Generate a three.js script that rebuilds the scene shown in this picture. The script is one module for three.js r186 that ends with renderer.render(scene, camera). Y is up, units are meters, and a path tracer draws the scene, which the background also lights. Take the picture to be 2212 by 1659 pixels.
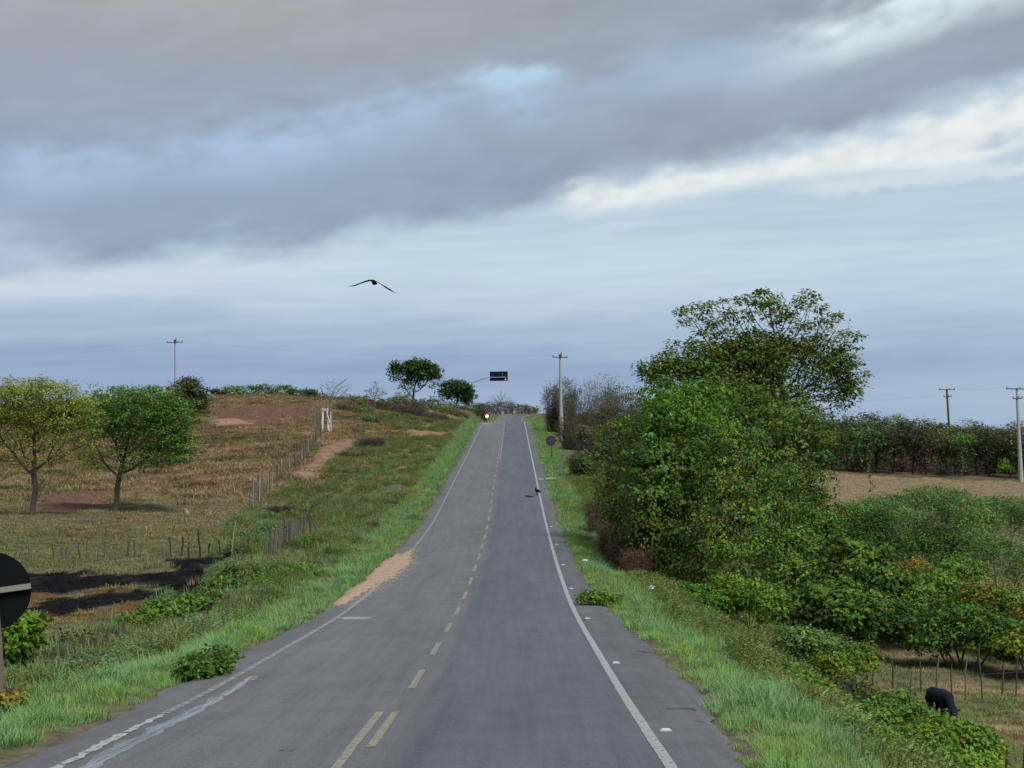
import * as THREE from 'three';
import { mergeGeometries } from 'three/addons/utils/BufferGeometryUtils.js';
import { MarchingCubes } from 'three/addons/objects/MarchingCubes.js';
import { createNoise2D, createNoise3D } from 'simplex-noise';

// ---------------------------------------------------------------- camera, sky, sun, exposure
const EXPOSURE = 2.4;
const scene = new THREE.Scene();
const EYE = 2.5, PITCH = Math.atan(190.5 / 3200);
const camera = new THREE.PerspectiveCamera(2 * Math.atan(829.5 / 3200) * 180 / Math.PI, 4 / 3, 0.1, 6000);
camera.position.set(0, EYE, 0);
camera.rotation.x = PITCH;
scene.add(camera);
const renderer = new THREE.WebGLRenderer({ antialias: true });
renderer.toneMapping = THREE.LinearToneMapping;
renderer.toneMappingExposure = EXPOSURE;
renderer.shadowMap.enabled = true;
const sun = new THREE.DirectionalLight(new THREE.Color(1, 0.965, 0.9), 1.5);
sun.position.set(60, 130, 20);
sun.target.position.set(0, 0, -60);
sun.castShadow = true;
sun.shadow.radius = 36;
sun.shadow.mapSize.set(4096, 4096);
Object.assign(sun.shadow.camera, { left: -150, right: 150, top: 180, bottom: -180, near: 1, far: 500 });
scene.add(sun, sun.target);

// ---------------------------------------------------------------- random numbers and noise
function rng(seed) {
  let a = seed >>> 0;
  return () => { a = (a + 0x6d2b79f5) | 0; let t = Math.imul(a ^ (a >>> 15), 1 | a); t = (t + Math.imul(t ^ (t >>> 7), 61 | t)) ^ t; return ((t ^ (t >>> 14)) >>> 0) / 4294967296; };
}
const noise2 = createNoise2D(rng(7)), noise3 = createNoise3D(rng(8));
const fbm = (x, y, n = 4) => { let s = 0, a = 0.5, t = 0; for (let i = 0; i < n; i++) { s += a * noise2(x, y); t += a; x = x * 2.03 + 17.1; y = y * 2.03 - 9.7; a *= 0.5; } return s / t; };
const clamp = (x, a = 0, b = 1) => Math.min(b, Math.max(a, x));
const sstep = (a, b, x) => { const t = clamp((x - a) / (b - a)); return t * t * (3 - 2 * t); };
const mix = (a, b, t) => a + (b - a) * t;
const mix3 = (a, b, t) => [mix(a[0], b[0], t), mix(a[1], b[1], t), mix(a[2], b[2], t)];
const lin1 = (c) => { c /= 255; return c <= 0.04045 ? c / 12.92 : Math.pow((c + 0.055) / 1.055, 2.4); };
const lin = (r, g, b) => [lin1(r), lin1(g), lin1(b)];
function table(pts) {   // piecewise linear
  return (x) => { if (x <= pts[0][0]) return pts[0][1]; for (let i = 1; i < pts.length; i++) if (x <= pts[i][0]) { const [a, p] = pts[i - 1], [b, q] = pts[i]; return p + (q - p) * (x - a) / (b - a); } return pts[pts.length - 1][1]; };
}
function smoothTable(pts) {   // Catmull-Rom through uneven knots
  const n = pts.length, m = pts.map((p, i) => i === 0 ? (pts[1][1] - p[1]) / (pts[1][0] - p[0]) : i === n - 1 ? (p[1] - pts[n - 2][1]) / (p[0] - pts[n - 2][0]) : (pts[i + 1][1] - pts[i - 1][1]) / (pts[i + 1][0] - pts[i - 1][0]));
  return (x) => {
    if (x <= pts[0][0]) return pts[0][1] + m[0] * (x - pts[0][0]);
    if (x >= pts[n - 1][0]) return pts[n - 1][1] + m[n - 1] * (x - pts[n - 1][0]);
    let i = 1; while (x > pts[i][0]) i++;
    const [x0, y0] = pts[i - 1], [x1, y1] = pts[i], h = x1 - x0, t = (x - x0) / h, t2 = t * t, t3 = t2 * t;
    return (2 * t3 - 3 * t2 + 1) * y0 + (t3 - 2 * t2 + t) * h * m[i - 1] + (-2 * t3 + 3 * t2) * y1 + (t3 - t2) * h * m[i];
  };
}

// ---------------------------------------------------------------- the overcast sky, computed by direction
{
  const W = 4096, Hh = 2048, data = new Float32Array(W * Hh * 4);
  const K = 55.85;
  const band = [[-400, [150, 168, 192]], [480, [186, 207, 222]], [570, [195, 215, 227]], [640, [190, 208, 225]], [720, [168, 188, 210]], [800, [150, 171, 200]], [880, [155, 176, 203]], [1020, [162, 180, 202]]].map(([y, c]) => [y, lin(...c)]);
  const bandAt = (y) => { for (let i = 1; i < band.length; i++) if (y <= band[i][0]) return mix3(band[i - 1][1], band[i][1], sstep(band[i - 1][0], band[i][0], y)); return band[band.length - 1][1]; };
  const edge = table([[-900, 700], [0, 606], [130, 592], [300, 576], [700, 522], [1000, 480], [1200, 425], [1500, 380], [1800, 312], [2212, 215], [3000, 0]]);
  const up = table([[1150, 440], [1190, 430], [1250, 424], [1350, 412], [1500, 388], [1700, 360], [1900, 324], [2100, 272], [2212, 238], [2500, 160]]);
  const low = table([[1150, 436], [1200, 448], [1240, 462], [1400, 440], [1550, 416], [1650, 400], [1750, 392], [1900, 384], [2000, 392], [2100, 380], [2212, 340], [2500, 260]]);
  const D1 = lin(149, 166, 189), D2 = lin(149, 163, 181), D3 = lin(153, 167, 185), D4 = lin(168, 168, 175), D5 = lin(153, 165, 179);
  const BL = lin(170, 194, 221), WH = lin(236, 240, 239), GP = lin(216, 234, 243), PUFF = lin(178, 192, 217);
  const blob = (X, Y, cx, cy, rx, ry, tilt) => { const c = Math.cos(tilt), s = Math.sin(tilt), dx = X - cx, dy = Y - cy, a = (dx * c + dy * s) / rx, b = (-dx * s + dy * c) / ry; return Math.exp(-(a * a + b * b)); };
  for (let j = 0; j < Hh; j++) {
    const el = ((j + 0.5) / Hh - 0.5) * Math.PI;
    for (let i = 0; i < W; i++) {
      const th = ((i + 0.5) / W - 0.5) * 2 * Math.PI;     // u = atan2(z, x) / 2pi + 0.5
      const dx = Math.cos(th) * Math.cos(el), dz = Math.sin(th) * Math.cos(el), dy = Math.sin(el);
      const az = Math.atan2(dx, -dz) * 180 / Math.PI, e = el * 180 / Math.PI;
      const X = 1106 + az * K, Y = 1020 - e * K;
      let col;
      if (el < -0.02) { const o = (j * W + i) * 4, k = lin(150, 165, 180); data[o] = k[0] / EXPOSURE; data[o + 1] = k[1] / EXPOSURE; data[o + 2] = k[2] / EXPOSURE; data[o + 3] = 1; continue; }
      const inner = (1 - sstep(1500, 2400, Math.abs(X - 1106))) * sstep(-700, -120, Y);
      // the sky in general: layered grey cloud with paler openings
      const q = 1 / (Math.max(dy, 0) + 0.18), gx = dx * q * 1.1, gz = dz * q * 2.2;
      const g = fbm(gx + 3, gz - 5, 5);
      let gen = mix3(lin(146, 161, 185), lin(196, 212, 228), sstep(-0.35, 0.55, g));
      gen = mix3(gen, WH, 0.55 * sstep(0.35, 0.75, fbm(gx * 0.8 - 9, gz * 1.2 + 4, 4)));
      if (inner > 0) {
        const a = -0.2, sx = (X * Math.cos(a) + Y * Math.sin(a)), sy = (-X * Math.sin(a) + Y * Math.cos(a));
        const n1 = fbm(sx / 420, sy / 150, 5), n2 = fbm(sx / 170 + 40, sy / 70 + 11, 5), n3 = fbm(sx / 60 - 20, sy / 32 + 3, 3);
        const wy = Y + n1 * 34 + n2 * 16 + n3 * 5;
        let c = bandAt(Y + n1 * 26 + 18 * noise2(X / 900, 3));
        const wisp = fbm(sx / 520 + 7, (Y + X * 0.06) / 34 - 3, 4), wv = 1 + 0.075 * wisp; c = [c[0] * wv * (1 + 0.02 * wisp), c[1] * wv, c[2] * (1 + 0.05 * wisp)];
        c = mix3(c, lin(206, 217, 230), 0.75 * sstep(900, 300, X) * sstep(46, 8, Math.abs(Y + n2 * 10 - edge(X) - 42)));
        c = mix3(c, BL, 0.22 * sstep(1400, 2100, X) * blob(X, Y, 1900, 620, 600, 110, -0.05));
        c = mix3(c, lin(176, 194, 215), 0.6 * blob(X, Y + n2 * 20, 2120, 850, 330, 70, 0));
        // large dark cloud above
        const ed = edge(X), m = sstep(ed + 42, ed - 46, wy);
        let dk = mix3(D1, D2, sstep(900, 1500, X));
        dk = mix3(dk, D3, sstep(420, 240, Y));
        dk = mix3(dk, mix3(D4, D5, sstep(500, 1500, X + n1 * 150)), sstep(230, 60, Y + n1 * 60));
        const v = 1 + 0.10 * n1 + 0.045 * n2; dk = [dk[0] * v, dk[1] * v, dk[2] * v];
        let b = 0.95 * blob(X, Y + n2 * 30, 590, 335, 330, 62, -0.18) + 0.85 * blob(X, Y + n2 * 30, 120, 400, 150, 55, -0.1) + 0.55 * blob(X, Y + n2 * 25, 900, 240, 150, 40, -0.2) + 0.35 * blob(X, Y + n2 * 30, 1420, 175, 260, 45, -0.2);
        dk = mix3(dk, BL, clamp(b * (0.9 + 0.45 * n2)));
        dk = mix3(dk, lin(180, 208, 230), clamp(1.1 * blob(X, Y + n2 * 22, 1105, 182, 105, 26, -0.12) * (1 + n2)));
        dk = mix3(dk, lin(172, 196, 224), clamp(0.7 * blob(X, Y + n2 * 26, 1120, 240, 80, 34, 0.2) * (1 + n2)));
        dk = mix3(dk, PUFF, clamp(0.9 * blob(X, Y + n2 * 40, 50, 560, 100, 55, 0)));
        dk = mix3(dk, lin(162, 166, 184), 0.5 * blob(X, Y, 60, 190, 260, 90, 0));
        c = mix3(c, dk, m);
        // pale opening at the upper right
        const along = clamp((X - 1560) / 260) * (1 - 0.35 * sstep(2250, 2700, X)), mid = 150 - (X - 1700) * 0.27;
        const gp = along * sstep(88, 12, Math.abs(Y + n2 * 26 + n1 * 16 - mid)) ;
        c = mix3(c, GP, clamp(gp * (0.8 + 0.5 * n2)));
        c = mix3(c, BL, 0.4 * sstep(1250, 1500, X) * (1 - along) * sstep(90, 20, Math.abs(Y - 165)));
        // white streak
        const u0 = up(X), l0 = low(X), yy = Y + n2 * 10 + n3 * 9;
        const s = sstep(1165, 1300, X + n2 * 40) * sstep(u0 - 42, u0 + 22, yy + n2 * 14 - n3 * 2) * sstep(l0 + 24, l0 - 12, Y + n3 * 6 + n2 * 6);
        c = mix3(c, WH, clamp(s * (0.86 + 0.3 * n2 + 0.1 * n3)));
        c = mix3(c, WH, 0.5 * sstep(1650, 1800, X) * sstep(22, 6, Math.abs(Y + n2 * 12 + n3 * 6 - (424 - (X - 1700) * 0.05))));
        c = mix3(c, lin(176, 192, 210), clamp(0.8 * blob(X, Y + n3 * 14, 2130, 345, 50, 14, -0.2)));
        const halo = sstep(1150, 1350, X) * sstep(u0 - 75, u0 + 10, Y + n1 * 25 + n2 * 14) * sstep(l0 + 60, l0, Y + n2 * 20);
        c = mix3(c, lin(192, 210, 225), 0.55 * halo * (1 - s));
        c = mix3(c, lin(206, 219, 232), clamp(0.5 * blob(X, Y + n3 * 6, 1340, 490, 70, 9, -0.13)));
        col = mix3(gen, c, inner);
      } else col = gen;
      if (Y > 1020) col = mix3(col, lin(150, 165, 180), sstep(1020, 1100, Y));
      const o = (j * W + i) * 4;
      data[o] = col[0] / EXPOSURE; data[o + 1] = col[1] / EXPOSURE; data[o + 2] = col[2] / EXPOSURE; data[o + 3] = 1;
    }
  }
  const t = new THREE.DataTexture(data, W, Hh, THREE.RGBAFormat, THREE.FloatType);
  t.mapping = THREE.EquirectangularReflectionMapping;
  t.magFilter = THREE.LinearFilter; t.needsUpdate = true;
  scene.background = t; scene.environment = t;
}

// ---------------------------------------------------------------- survey of the place: sight lines, the road's line and level, the land
const F = 3200, CXP = 1106, CYP = 829.5, cP = Math.cos(PITCH), sP = Math.sin(PITCH);
function at(px, py, d) { const v = (CYP - py) / F, den = cP - v * sP; return new THREE.Vector3((px - CXP) / F / den * d, EYE + (v * cP + sP) / den * d, -d); }
const roadH = smoothTable([[-60, -0.2], [0, -2.5], [15.9, -3.12], [23.5, -3.44], [31, -3.67], [42, -3.95], [52, -3.98], [69.5, -3.62], [89, -2.76], [122, -0.4], [172, 3.2], [222, 6.9], [245, 8.35], [280, 9.2], [330, 10.6], [390, 13.5], [450, 17.3], [500, 18], [600, 17.4]].map(([d, h]) => [d, h + EYE]));
const roadC = smoothTable([[-60, -1.6], [0, -1.6], [16, -1.59], [25, -1.55], [42, -1.5], [70, -1.38], [90, -1.33], [245, -1.3], [330, -1.2], [390, -1.0], [450, 2.2], [500, 14], [600, 62]]);

// points of the land: image column, row and distance of ground that the photograph shows (or that the shape of the land implies)
const survey = [
  [72, 1117, 84], [250, 1102, 90], [300, 1000, 145], [20, 1000, 145], [480, 1000, 142], [560, 1062, 110], [560, 902, 195], [560, 853, 235], [300, 868, 228], [60, 880, 222],
  [400, 1150, 76], [150, 1160, 74], [30, 1213, 64], [250, 1210, 64], [450, 1200, 66], [300, 1250, 58], [100, 1250, 58], [300, 1310, 50], [80, 1330, 47], [250, 1365, 43], [60, 1430, 35],
  [150, 1482, 30], [14, 1505, 24], [-60, 1600, 20], [580, 1197, 68], [660, 1163, 75], [553, 1106, 93], [640, 1012, 128], [700, 935, 175], [750, 962, 160], [680, 1002, 135],
  [850, 1002, 141], [800, 1102, 96], [700, 1150, 79], [650, 1252, 57], [880, 902, 213], [950, 892, 233], [800, 888, 216], [700, 862, 232], [1000, 886, 262], [1040, 900, 272], [1025, 888, 300],
  [1750, 1500, 24.5], [1600, 1400, 33], [1480, 1312, 47], [1424, 1262, 58], [1300, 1132, 87], [1240, 1022, 127], [1225, 945, 196],
  [2025, 1568, 45], [1920, 1500, 52], [2200, 1500, 52], [2150, 1645, 38], [2200, 1570, 44], [1900, 1405, 64], [2150, 1405, 64], [2200, 1245, 95], [2000, 1150, 120], [1850, 1052, 150],
  [2204, 1044, 167], [2000, 1037, 172], [1780, 1022, 178], [2000, 1000, 215], [1780, 998, 215], [2500, 1062, 168],
].map(([px, py, d]) => { const p = at(px, py, d); return [p.x, d, p.y]; });
for (const [x, d, h] of [[8.5, 45, -6.4], [7.5, 60, -5.4], [9, 30, -6.5], [6.9, 24, -5.3], [5.7, 20, -4.35], [7.4, 28, -5.6], [12, 25, -7.2], [8, 16, -5.2], [15, 15, -7.4], [10.5, 36, -7.0], [14.8, 120, -2.2], [22, 180, 2.6], [12, 90, -4.0], [90, 320, 5], [50, 280, 5.5], [30, 300, 8.5], [15, 340, 11],
  [250, 100, -5], [250, 300, 5], [100, 60, -8], [100, 20, -8], [-250, 100, -2], [-250, 250, 7], [-100, 20, -5], [-60, 320, 12], [-200, 380, 10], [-20, 330, 12], [-8, 420, 17], [20, 440, 17.5], [-15, 10, -4.2], [-14, -20, -3], [14, -20, -4], [-80, -40, -3], [80, -40, -6], [-60, 60, -4.4], [-60, 150, 0.6], [-7, 30, -3.9], [-8.5, 20, -3.7],
  [60, 420, 12], [-60, 450, 15], [-8, 500, 19.5], [0, 520, 20.3], [8, 530, 20.2], [60, 560, 16], [-60, 560, 16]]) survey.push([x, d, h + EYE]);
for (const d of [-30, 0, 15, 30, 45, 60, 80, 100, 125, 150, 175, 200, 225, 250, 290, 330, 390, 440]) for (const s of [-4.6, 4.6]) survey.push([roadC(d) + s, d, roadH(d) - 0.12]);
const S = 40;
const land = (() => {   // thin plate spline through the survey
  const n = survey.length, N = n + 3, A = [], phi = (r2) => r2 < 1e-12 ? 0 : 0.5 * r2 * Math.log(r2);
  for (let i = 0; i < n; i++) { const r = new Float64Array(N + 1); for (let j = 0; j < n; j++) { const dx = (survey[i][0] - survey[j][0]) / S, dd = (survey[i][1] - survey[j][1]) / S; r[j] = phi(dx * dx + dd * dd) + (i === j ? 0.004 : 0); } r[n] = 1; r[n + 1] = survey[i][0] / S; r[n + 2] = survey[i][1] / S; r[N] = survey[i][2]; A.push(r); }
  for (let k = 0; k < 3; k++) { const r = new Float64Array(N + 1); for (let j = 0; j < n; j++) r[j] = k === 0 ? 1 : survey[j][k - 1] / S; A.push(r); }
  for (let c = 0; c < N; c++) { let p = c; for (let r = c + 1; r < N; r++) if (Math.abs(A[r][c]) > Math.abs(A[p][c])) p = r; [A[c], A[p]] = [A[p], A[c]]; for (let r = 0; r < N; r++) if (r !== c) { const f = A[r][c] / A[c][c]; if (f) for (let k = c; k <= N; k++) A[r][k] -= f * A[c][k]; } }
  const w = A.map((r, i) => r[N] / r[i]);
  return (x, d) => { let h = w[n] + w[n + 1] * x / S + w[n + 2] * d / S; for (let i = 0; i < n; i++) { const dx = (x - survey[i][0]) / S, dd = (d - survey[i][1]) / S; h += w[i] * phi(dx * dx + dd * dd); } return h; };
})();
const edgeL = (d) => -4.02 - 0.16 * noise2(d * 0.11, 3) - 0.07 * noise2(d * 0.7, 9) - 0.035 * noise2(d * 2.9, 5);
const edgeR = (d) => 4.1 + 0.42 * sstep(14, 24, d) * sstep(64, 34, d) + 0.12 * noise2(d * 0.13, 30) + 0.08 * noise2(d * 0.9, 39) + 0.05 * noise2(d * 3.1, 35);
function H(x, d) {
  const u = x - roadC(d), e = u < 0 ? -edgeL(d) : edgeR(d), a = Math.abs(u);
  const far = Math.max(sstep(150, 300, Math.abs(x)), sstep(580, 800, d), sstep(-40, -90, d));
  let h = far < 1 ? land(x, d) : 0;
  h = mix(h, EYE + 6 * sstep(0, 300, d) - 2, far);
  const rough = sstep(e + 0.4, e + 3, a);
  h += rough * (0.10 * noise2(x * 0.35, d * 0.35) + 0.05 * noise2(x * 1.1, d * 1.1) + 0.22 * noise2(x * 0.09, d * 0.09));
  if (d < 620) h = mix(roadH(d) - (a < e ? 0.13 : 0.075), h, sstep(e, e + 2.6, a));
  return h;
}
function hit(px, py, d0 = 9, d1 = 420) {   // where a sight line meets the ground
  let last = d0; for (let d = d0; d < d1; d += 0.4) { const p = at(px, py, d); if (p.y < H(p.x, d)) { let a = last, b = d; for (let k = 0; k < 14; k++) { const m = (a + b) / 2, q = at(px, py, m); if (q.y < H(q.x, m)) b = m; else a = m; } const q = at(px, py, b); return new THREE.Vector3(q.x, H(q.x, b), -b); } last = d; }
  const p = at(px, py, d1); return new THREE.Vector3(p.x, H(p.x, d1), -d1);
}
const foot = (px, d) => { const x = (px - CXP) / F * d; return new THREE.Vector3(x, H(x, d), -d); };

// ---------------------------------------------------------------- naming
const taken = new Map();
function numbered(name) { const n = taken.get(name) ?? 0; taken.set(name, n + 1); return n ? name + '_' + String(n).padStart(3, '0') : name; }
function tag(o, label, category, group, kind) { if (label) o.userData.label = label; if (category) o.userData.category = category; if (group) o.userData.group = group; if (kind) o.userData.kind = kind; return o; }
function shade(o) { o.traverse((m) => { if (m.isMesh) { m.castShadow = true; m.receiveShadow = true; } }); return o; }
function thing(name, label, category, pos, group) { const g = new THREE.Group(); g.name = numbered(name); if (pos) g.position.copy(pos); tag(g, label, category, group); scene.add(g); return g; }
function part(parent, name, geometry, material, kind) { const m = new THREE.Mesh(geometry, material); m.name = name; m.castShadow = m.receiveShadow = true; if (kind) m.userData.kind = kind; parent.add(m); return m; }
function copyOf(proto, label, group) { const c = proto.clone(); c.name = numbered(proto.name.replace(/_\d+$/, '')); c.userData = { ...proto.userData }; if (label) c.userData.label = label; if (group) c.userData.group = group; scene.add(c); return c; }

// ---------------------------------------------------------------- geometry builder
class GB {
  constructor() { this.p = []; this.n = []; this.c = []; this.i = []; this.uv = []; this.useUV = false; }
  v(x, y, z, nx, ny, nz, c, u = 0, w = 0) { this.p.push(x, y, z); this.n.push(nx, ny, nz); if (c) this.c.push(c[0], c[1], c[2]); this.uv.push(u, w); return this.p.length / 3 - 1; }
  tube(pts, rad, sides = 5, color, cap = true) {
    const T = new THREE.Vector3(), U = new THREE.Vector3(), V = new THREE.Vector3(), R = new THREE.Vector3(); let first = -1, len = 0;
    let ref = null;
    for (let k = 0; k < pts.length; k++) {
      const a = pts[Math.max(0, k - 1)], b = pts[Math.min(pts.length - 1, k + 1)];
      T.subVectors(b, a).normalize(); if (k) len += pts[k].distanceTo(pts[k - 1]);
      if (!ref) ref = Math.abs(T.y) < 0.9 ? new THREE.Vector3(0, 1, 0) : new THREE.Vector3(1, 0, 0);
      U.crossVectors(ref, T).normalize(); V.crossVectors(T, U); ref = V.clone();
      const r = typeof rad === 'number' ? rad : rad[k];
      for (let s = 0; s < sides; s++) {
        const g = s / sides * Math.PI * 2; R.copy(U).multiplyScalar(Math.cos(g)).addScaledVector(V, Math.sin(g));
        const id = this.v(pts[k].x + R.x * r, pts[k].y + R.y * r, pts[k].z + R.z * r, R.x, R.y, R.z, color, s / sides * r * 6.28, len);
        if (first < 0) first = id;
      }
      if (k) for (let s = 0; s < sides; s++) { const a0 = first + (k - 1) * sides + s, a1 = first + (k - 1) * sides + (s + 1) % sides, b0 = a0 + sides, b1 = a1 + sides; this.i.push(a0, a1, b1, a0, b1, b0); }
    }
    if (cap) for (const e of [0, pts.length - 1]) {
      const o = first + e * sides, d = new THREE.Vector3().subVectors(pts[e], pts[e ? e - 1 : 1]).normalize();
      const c = this.v(pts[e].x, pts[e].y, pts[e].z, d.x, d.y, d.z, color); for (let s = 0; s < sides; s++) e ? this.i.push(c, o + s, o + (s + 1) % sides) : this.i.push(c, o + (s + 1) % sides, o + s);
    }
    return this;
  }
  box(cx, cy, cz, sx, sy, sz, color, q) {
    const g = new THREE.BoxGeometry(sx, sy, sz); if (q) g.applyQuaternion(q); g.translate(cx, cy, cz); return this.geo(g, color);
  }
  geo(g, color) {
    const P = g.attributes.position, N = g.attributes.normal, b = this.p.length / 3;
    for (let k = 0; k < P.count; k++) this.v(P.getX(k), P.getY(k), P.getZ(k), N.getX(k), N.getY(k), N.getZ(k), color);
    if (g.index) for (let k = 0; k < g.index.count; k++) this.i.push(b + g.index.getX(k)); else for (let k = 0; k < P.count; k++) this.i.push(b + k);
    return this;
  }
  leaf(x, y, z, dir, nrm, L, Wd, color) {   // a folded leaf blade
    const sx = dir[1] * nrm[2] - dir[2] * nrm[1], sy = dir[2] * nrm[0] - dir[0] * nrm[2], sz = dir[0] * nrm[1] - dir[1] * nrm[0];
    const l = Math.hypot(sx, sy, sz) || 1, ax = sx / l, ay = sy / l, az = sz / l, w = Wd / 2, m = 0.45 * L, f = 0.18 * Wd;
    const nx = nrm[0], ny = nrm[1], nz = nrm[2];
    const a = this.v(x, y, z, nx, ny, nz, color), b = this.v(x + dir[0] * m + ax * w + nx * f, y + dir[1] * m + ay * w + ny * f, z + dir[2] * m + az * w + nz * f, nx - ax * 0.35, ny - ay * 0.35, nz - az * 0.35, color);
    const c = this.v(x + dir[0] * L - nx * f * 0.6, y + dir[1] * L - ny * f * 0.6, z + dir[2] * L - nz * f * 0.6, nx, ny, nz, color), d = this.v(x + dir[0] * m - ax * w + nx * f, y + dir[1] * m - ay * w + ny * f, z + dir[2] * m - az * w + nz * f, nx + ax * 0.35, ny + ay * 0.35, nz + az * 0.35, color);
    this.i.push(a, b, c, a, c, d);
  }
  build() {
    const g = new THREE.BufferGeometry();
    g.setAttribute('position', new THREE.Float32BufferAttribute(this.p, 3)); g.setAttribute('normal', new THREE.Float32BufferAttribute(this.n, 3)); g.setAttribute('uv', new THREE.Float32BufferAttribute(this.uv, 2));
    if (this.c.length) g.setAttribute('color', new THREE.Float32BufferAttribute(this.c, 3));
    g.setIndex(this.i); return g;
  }
}
const V3 = (x, y, z) => new THREE.Vector3(x, y, z);
const unit = (r) => { const z = r() * 2 - 1, a = r() * 6.2832, s = Math.sqrt(1 - z * z); return [s * Math.cos(a), z, s * Math.sin(a)]; };
const norm3 = (a) => { const l = Math.hypot(a[0], a[1], a[2]) || 1; return [a[0] / l, a[1] / l, a[2] / l]; };

// ---------------------------------------------------------------- materials
function dataTex(n, fn, srgb, w = n) {
  const a = new Uint8Array(w * n * 4);
  for (let y = 0; y < n; y++) for (let x = 0; x < w; x++) { const c = fn(x / w, y / n), o = (y * w + x) * 4; a[o] = clamp(c[0]) * 255; a[o + 1] = clamp(c[1]) * 255; a[o + 2] = clamp(c[2]) * 255; a[o + 3] = (c[3] === undefined ? 1 : clamp(c[3])) * 255; }
  const t = new THREE.DataTexture(a, w, n, THREE.RGBAFormat); t.wrapS = t.wrapT = THREE.RepeatWrapping; t.magFilter = THREE.LinearFilter; if (srgb) t.colorSpace = THREE.SRGBColorSpace; t.needsUpdate = true; return t;
}
const tileNoise = (u, v, f, s) => { const a = u * Math.PI * 2, b = v * Math.PI * 2, R = f / 6.2832; return noise3(Math.cos(a) * R + s, Math.sin(a) * R + Math.cos(b) * R * 0.73, Math.sin(b) * R + s * 1.7); };
const r0 = rng(99);
const grit = dataTex(512, (u, v) => { const k = 0.82 + 0.03 * tileNoise(u, v, 9, 1) + 0.06 * tileNoise(u, v, 60, 5) + 0.36 * (r0() - 0.5); return [k, k, k]; });
const soilDetail = dataTex(512, (u, v) => { const k = 0.78 + 0.2 * tileNoise(u, v, 7, 2) + 0.16 * tileNoise(u, v, 26, 9) + 0.12 * tileNoise(u, v, 70, 4) + 0.16 * (r0() - 0.5); return [k, k, k * 0.98]; });
const asphaltTex = dataTex(2048, (u, v) => {   // across the carriageway by 48 m along it: chippings, rolled streaks, patches, a cross joint
  const a = v * Math.PI * 2, R = 48 / 6.2832, x = u * 8.6, cy = Math.cos(a) * R, sy = Math.sin(a) * R;
  let k = 0.84 + 0.5 * (r0() - 0.5) + 0.10 * noise3(x * 2.6, cy * 0.12, sy * 0.12) + 0.07 * noise3(x * 9, cy * 0.25, sy * 0.25 + 9) + 0.06 * noise3(x * 0.9, cy * 0.6, sy * 0.6) + 0.05 * noise3(x * 3.5, cy * 3.5, sy * 3.5);
  const j = Math.abs(v * 48 - 37.2 - 0.05 * noise2(x * 2, 3)); if (j < 0.03) k *= 0.8;
  const cr = Math.abs(noise3(x * 1.1 + 5, cy * 0.9, sy * 0.9)); if (cr < 0.006 && noise3(x * 0.5, cy * 0.2, sy * 0.2) > 0.25) k *= 0.72;
  return [k, k, k];
}, false, 1024);
const wear = dataTex(512, (u, v) => { const k = 0.5 + 0.3 * tileNoise(u, v, 8, 3) + 0.32 * tileNoise(u, v, 40, 6) + 0.3 * (r0() - 0.5); return [k, k, k]; });
const std = (rgb, rough = 0.9, extra = {}) => { const m = new THREE.MeshStandardMaterial({ roughness: rough, side: THREE.DoubleSide, ...extra }); m.color.setRGB(...rgb); return m; };
const matte = (rgb) => { const m = new THREE.MeshPhysicalMaterial({ roughness: 0.85, specularIntensity: 0.25, side: THREE.DoubleSide }); m.color.setRGB(...rgb); return m; };
const leafMat = new THREE.MeshPhysicalMaterial({ roughness: 0.72, vertexColors: true, side: THREE.DoubleSide, transmission: 0.42, thickness: 0, specularIntensity: 0.12 });
const bladeMat = new THREE.MeshPhysicalMaterial({ roughness: 0.8, vertexColors: true, side: THREE.DoubleSide, transmission: 0.35, thickness: 0, specularIntensity: 0.12 });
const barkTex = grit.clone(); barkTex.repeat.set(2, 0.7); barkTex.needsUpdate = true;
const M = {
  bark: std([0.11, 0.088, 0.072], 0.95, { map: barkTex, bumpMap: barkTex, bumpScale: 0.03 }),
  barkDark: std([0.07, 0.055, 0.046], 0.95), barkGrey: std([0.17, 0.15, 0.13], 0.95), twig: std([0.13, 0.10, 0.085], 0.95), twigRed: std([0.13, 0.075, 0.05], 0.95), twigPurple: std([0.09, 0.068, 0.055], 0.95),
  stake: std([0.16, 0.13, 0.105], 0.95, { map: barkTex }), stakeBurnt: std([0.03, 0.026, 0.024], 0.95), stakePale: std([0.33, 0.28, 0.2], 0.9, { map: barkTex }),
  concrete: std([0.42, 0.41, 0.39], 0.9, { map: grit }), wire: std([0.12, 0.12, 0.13], 0.6), steel: std([0.28, 0.29, 0.3], 0.55, { metalness: 0.5 }), darkSteel: std([0.05, 0.05, 0.055], 0.6), porcelain: std([0.06, 0.05, 0.06], 0.4),
  signBack: matte([0.006, 0.0065, 0.008]), boardBack: matte([0.008, 0.009, 0.022]), sticker: std([0.7, 0.7, 0.68], 0.7), batten: std([0.3, 0.26, 0.22], 0.9, { map: barkTex }),
  feather: matte([0.010, 0.009, 0.011]), featherGrey: std([0.05, 0.05, 0.055], 0.8), hide: matte([0.011, 0.011, 0.018]), plastic: std([0.5, 0.51, 0.48], 0.6), stud: std([0.55, 0.56, 0.56], 0.6), rubber: std([0.015, 0.015, 0.017], 0.8),
};

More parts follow.
